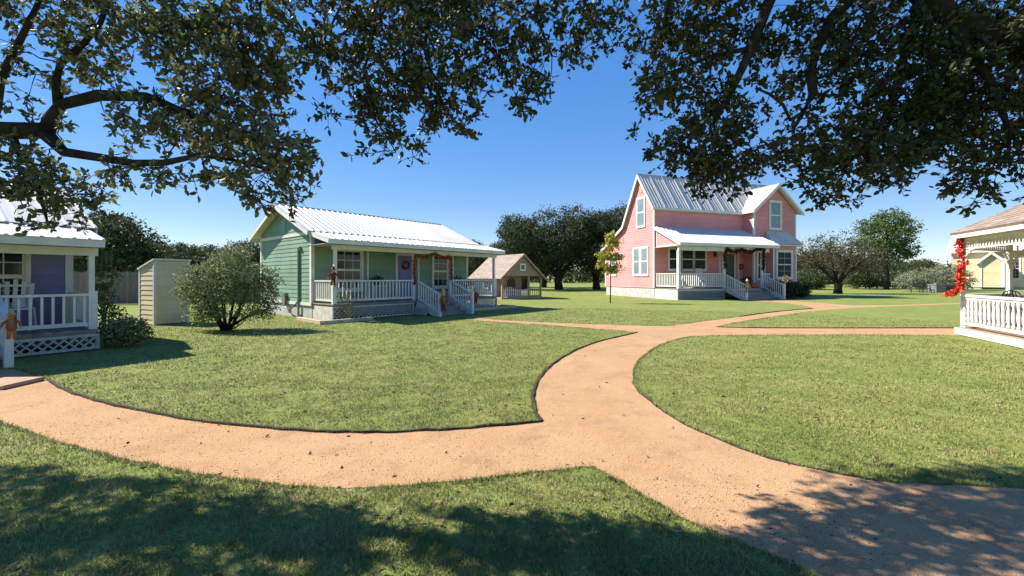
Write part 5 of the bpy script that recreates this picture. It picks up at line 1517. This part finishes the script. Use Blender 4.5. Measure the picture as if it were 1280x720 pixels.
TR = Vector((6.6, 1.0, 0))
right_limbs = [
    [(Vector((6.4, 1.15, 2.6)), .24), (Vector((5.4, 2.2, 3.3)), .17), (sp(1300, 64, 3.35), .115), (sp(1240, 42, 3.35), .095), (sp(1191, 22, 3.40), .08), (sp(1150, -8, 3.45), .07), (sp(1100, -60, 3.55), .06), (sp(1000, -120, 3.55), .05), (sp(860, -150, 3.55), .04), (sp(700, -130, 3.45), .034), (sp(560, -70, 3.35), .026), (sp(500, -20, 3.35), .02)],
    [(sp(1090, -70, 3.55), .055), (sp(1061, 0, 3.50), .05), (sp(1040, 24, 3.45), .046), (sp(1020, 61, 3.45), .04), (sp(1014, 93, 3.40), .036), (sp(1016, 118, 3.40), .032), (sp(1004, 140, 3.35), .02), (sp(990, 165, 3.35), .008)],
    [(sp(1010, -115, 3.55), .05), (sp(975, -30, 3.50), .046), (sp(960, 5, 3.45), .042), (sp(939, 61, 3.40), .036), (sp(914, 114, 3.35), .03), (sp(898, 142, 3.35), .022), (sp(880, 180, 3.30), .012), (sp(890, 215, 3.25), .006)],
    lim([(1004, 140, 3.35, .014), (988, 150, 3.33, .013), (979, 131, 3.30, .012), (963, 118, 3.30, .011), (944, 110, 3.30, .007)]),
    lim([(1191, 24, 3.40, .05), (1207, 61, 3.35, .038), (1238, 100, 3.30, .028), (1260, 160, 3.25, .016), (1262, 210, 3.25, .007)]),
    lim([(1150, -5, 3.45, .045), (1140, 50, 3.45, .036), (1120, 110, 3.40, .028), (1100, 160, 3.35, .018), (1080, 210, 3.30, .008)]),
    lim([(940, 60, 3.40, .022), (890, 70, 3.35, .016), (840, 90, 3.30, .010), (800, 110, 3.25, .006)]),
    lim([(870, -148, 3.55, .034), (850, -40, 3.45, .026), (830, 30, 3.40, .016), (815, 80, 3.35, .008)]),
    lim([(700, -130, 3.45, .028), (690, -40, 3.40, .02), (670, 20, 3.35, .014), (690, 70, 3.30, .008)]),
    lim([(560, -70, 3.35, .022), (540, 10, 3.30, .018), (530, 60, 3.25, .013), (545, 110, 3.25, .009), (555, 160, 3.25, .005)]),
    lim([(500, -20, 3.35, .018), (470, 30, 3.30, .014), (455, 90, 3.25, .01), (470, 150, 3.25, .007), (495, 190, 3.20, .004)]),
    lim([(510, -25, 3.35, .014), (430, 0, 3.35, .011), (405, 50, 3.35, .007)]),
    lim([(545, 20, 3.30, .014), (590, 40, 3.30, .011), (620, 70, 3.25, .009), (640, 110, 3.25, .005)]),
    [(Vector((6.4, 1.15, 2.6)), .2), (Vector((7.2, 2.4, 3.6)), .13), (Vector((7.6, 3.8, 4.2)), .08)],
    [(Vector((6.3, 1.1, 2.9)), .2), (Vector((4.2, .2, 4.3)), .14), (Vector((1.2, -.4, 4.7)), .1), (Vector((-1.6, -.5, 4.8)), .07), (Vector((-4, -.4, 4.8)), .04)],
    [(Vector((6.3, 1.2, 3.0)), .2), (Vector((4.6, .8, 4.6)), .14), (Vector((2.4, .9, 5.4)), .1), (Vector((.2, 1.4, 5.6)), .06), (Vector((-1.2, 3.2, 5.1)), .03)],
]
right_blobs = [blob(470, 45, 70, 60, 3.45, 75), blob(550, 50, 75, 60, 3.4, 85), blob(500, 115, 55, 42, 3.4, 46), blob(560, 120, 50, 35, 3.4, 34), blob(505, 170, 32, 24, 3.35, 15), blob(470, 150, 30, 26, 3.4, 12), blob(488, 205, 26, 9, 3.35, 5), blob(580, 160, 20, 14, 3.4, 6),
               blob(425, 90, 30, 50, 3.45, 20), blob(425, 160, 20, 12, 3.4, 4), blob(640, 60, 45, 45, 3.4, 36), blob(660, 110, 34, 26, 3.4, 18), blob(690, 30, 50, 40, 3.45, 30), blob(745, 60, 30, 30, 3.4, 11), blob(735, 20, 40, 24, 3.45, 14),
               blob(850, 40, 70, 55, 3.5, 75), blob(860, 100, 62, 50, 3.5, 60), blob(815, 130, 30, 20, 3.4, 10), blob(860, 180, 42, 32, 3.45, 40), blob(910, 195, 44, 36, 3.4, 46), blob(900, 228, 30, 14, 3.4, 10), blob(940, 30, 60, 50, 3.6, 60),
               blob(930, 140, 45, 35, 3.5, 30), blob(1010, 185, 60, 34, 3.45, 55), blob(1000, 230, 14, 12, 3.4, 4), blob(1075, 205, 50, 36, 3.45, 60), blob(1070, 240, 36, 12, 3.4, 9), blob(1060, 40, 80, 60, 3.6, 95), blob(1110, 110, 70, 60, 3.5, 95), blob(1180, 70, 90, 75, 3.5, 130),
               blob(1190, 150, 90, 50, 3.45, 110), blob(1250, 110, 60, 90, 3.45, 110), blob(1250, 205, 40, 40, 3.4, 40), blob(1262, 244, 22, 12, 3.4, 7), blob(1140, 190, 50, 30, 3.45, 34), blob(1030, 95, 40, 40, 3.55, 26), blob(1240, 20, 80, 40, 3.55, 70), blob(985, 75, 30, 26, 3.6, 10),
               blob(600, -50, 190, 45, 3.6, 75), blob(900, -60, 180, 50, 3.7, 90), blob(1150, -60, 160, 50, 3.7, 80), blob(1380, 80, 90, 120, 3.6, 90),
               ((-1.1, 4.25, 4.45), (1.0, .5, .5), 250), ((-.5, 4.35, 4.9), (1.0, .4, .5), 150), ((.6, 4.0, 5.3), (1.0, .4, .4), 80), ((-.4, 3.6, 5.2), (1.5, .8, .5), 90), ((2.5, 1.6, 5.5), (2.0, 1.0, .5), 90), ((7.3, 3.2, 4.2), (1.2, 1.0, .8), 60), ((5, 1.2, 5), (1.6, 1.2, .8), 60), ((1.2, -.5, 4.7), (3.4, 1.5, .5), 230), ((-3, -.5, 4.8), (2.6, 1.5, .5), 160)]
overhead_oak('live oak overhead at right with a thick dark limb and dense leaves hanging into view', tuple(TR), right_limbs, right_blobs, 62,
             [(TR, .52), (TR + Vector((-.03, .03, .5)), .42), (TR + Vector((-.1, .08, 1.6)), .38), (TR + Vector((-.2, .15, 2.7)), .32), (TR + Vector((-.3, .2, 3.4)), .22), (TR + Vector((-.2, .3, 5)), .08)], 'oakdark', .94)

grass_blades()
loose_gravel()

def fallen_leaves(n=1500):
    rng = np.random.default_rng(23)
    r = 2.0 * (13 / 2.0) ** rng.random(n); th = rng.uniform(R(-56), R(56), n)
    P = np.stack([r * np.sin(th), r * np.cos(th), np.full(n, .012)], 1)
    on = in_poly(P[:, 0], P[:, 1]); P[~on, 2] = rng.uniform(.02, .035, (~on).sum())
    keep = ~on | (rng.random(n) < .12)
    P = P[keep]
    D = rng.normal(size=P.shape) * np.array([1, 1, .25])
    V, Fc = leaves(P, D, rng.uniform(.025, .055, len(P)), .45, .15, rng)
    tag(npmesh('fallen_leaves', V, Fc, 'dryleaf'), 'dry brown oak leaves fallen on the lawn and the gravel path', 'leaves', kind='stuff')
fallen_leaves()
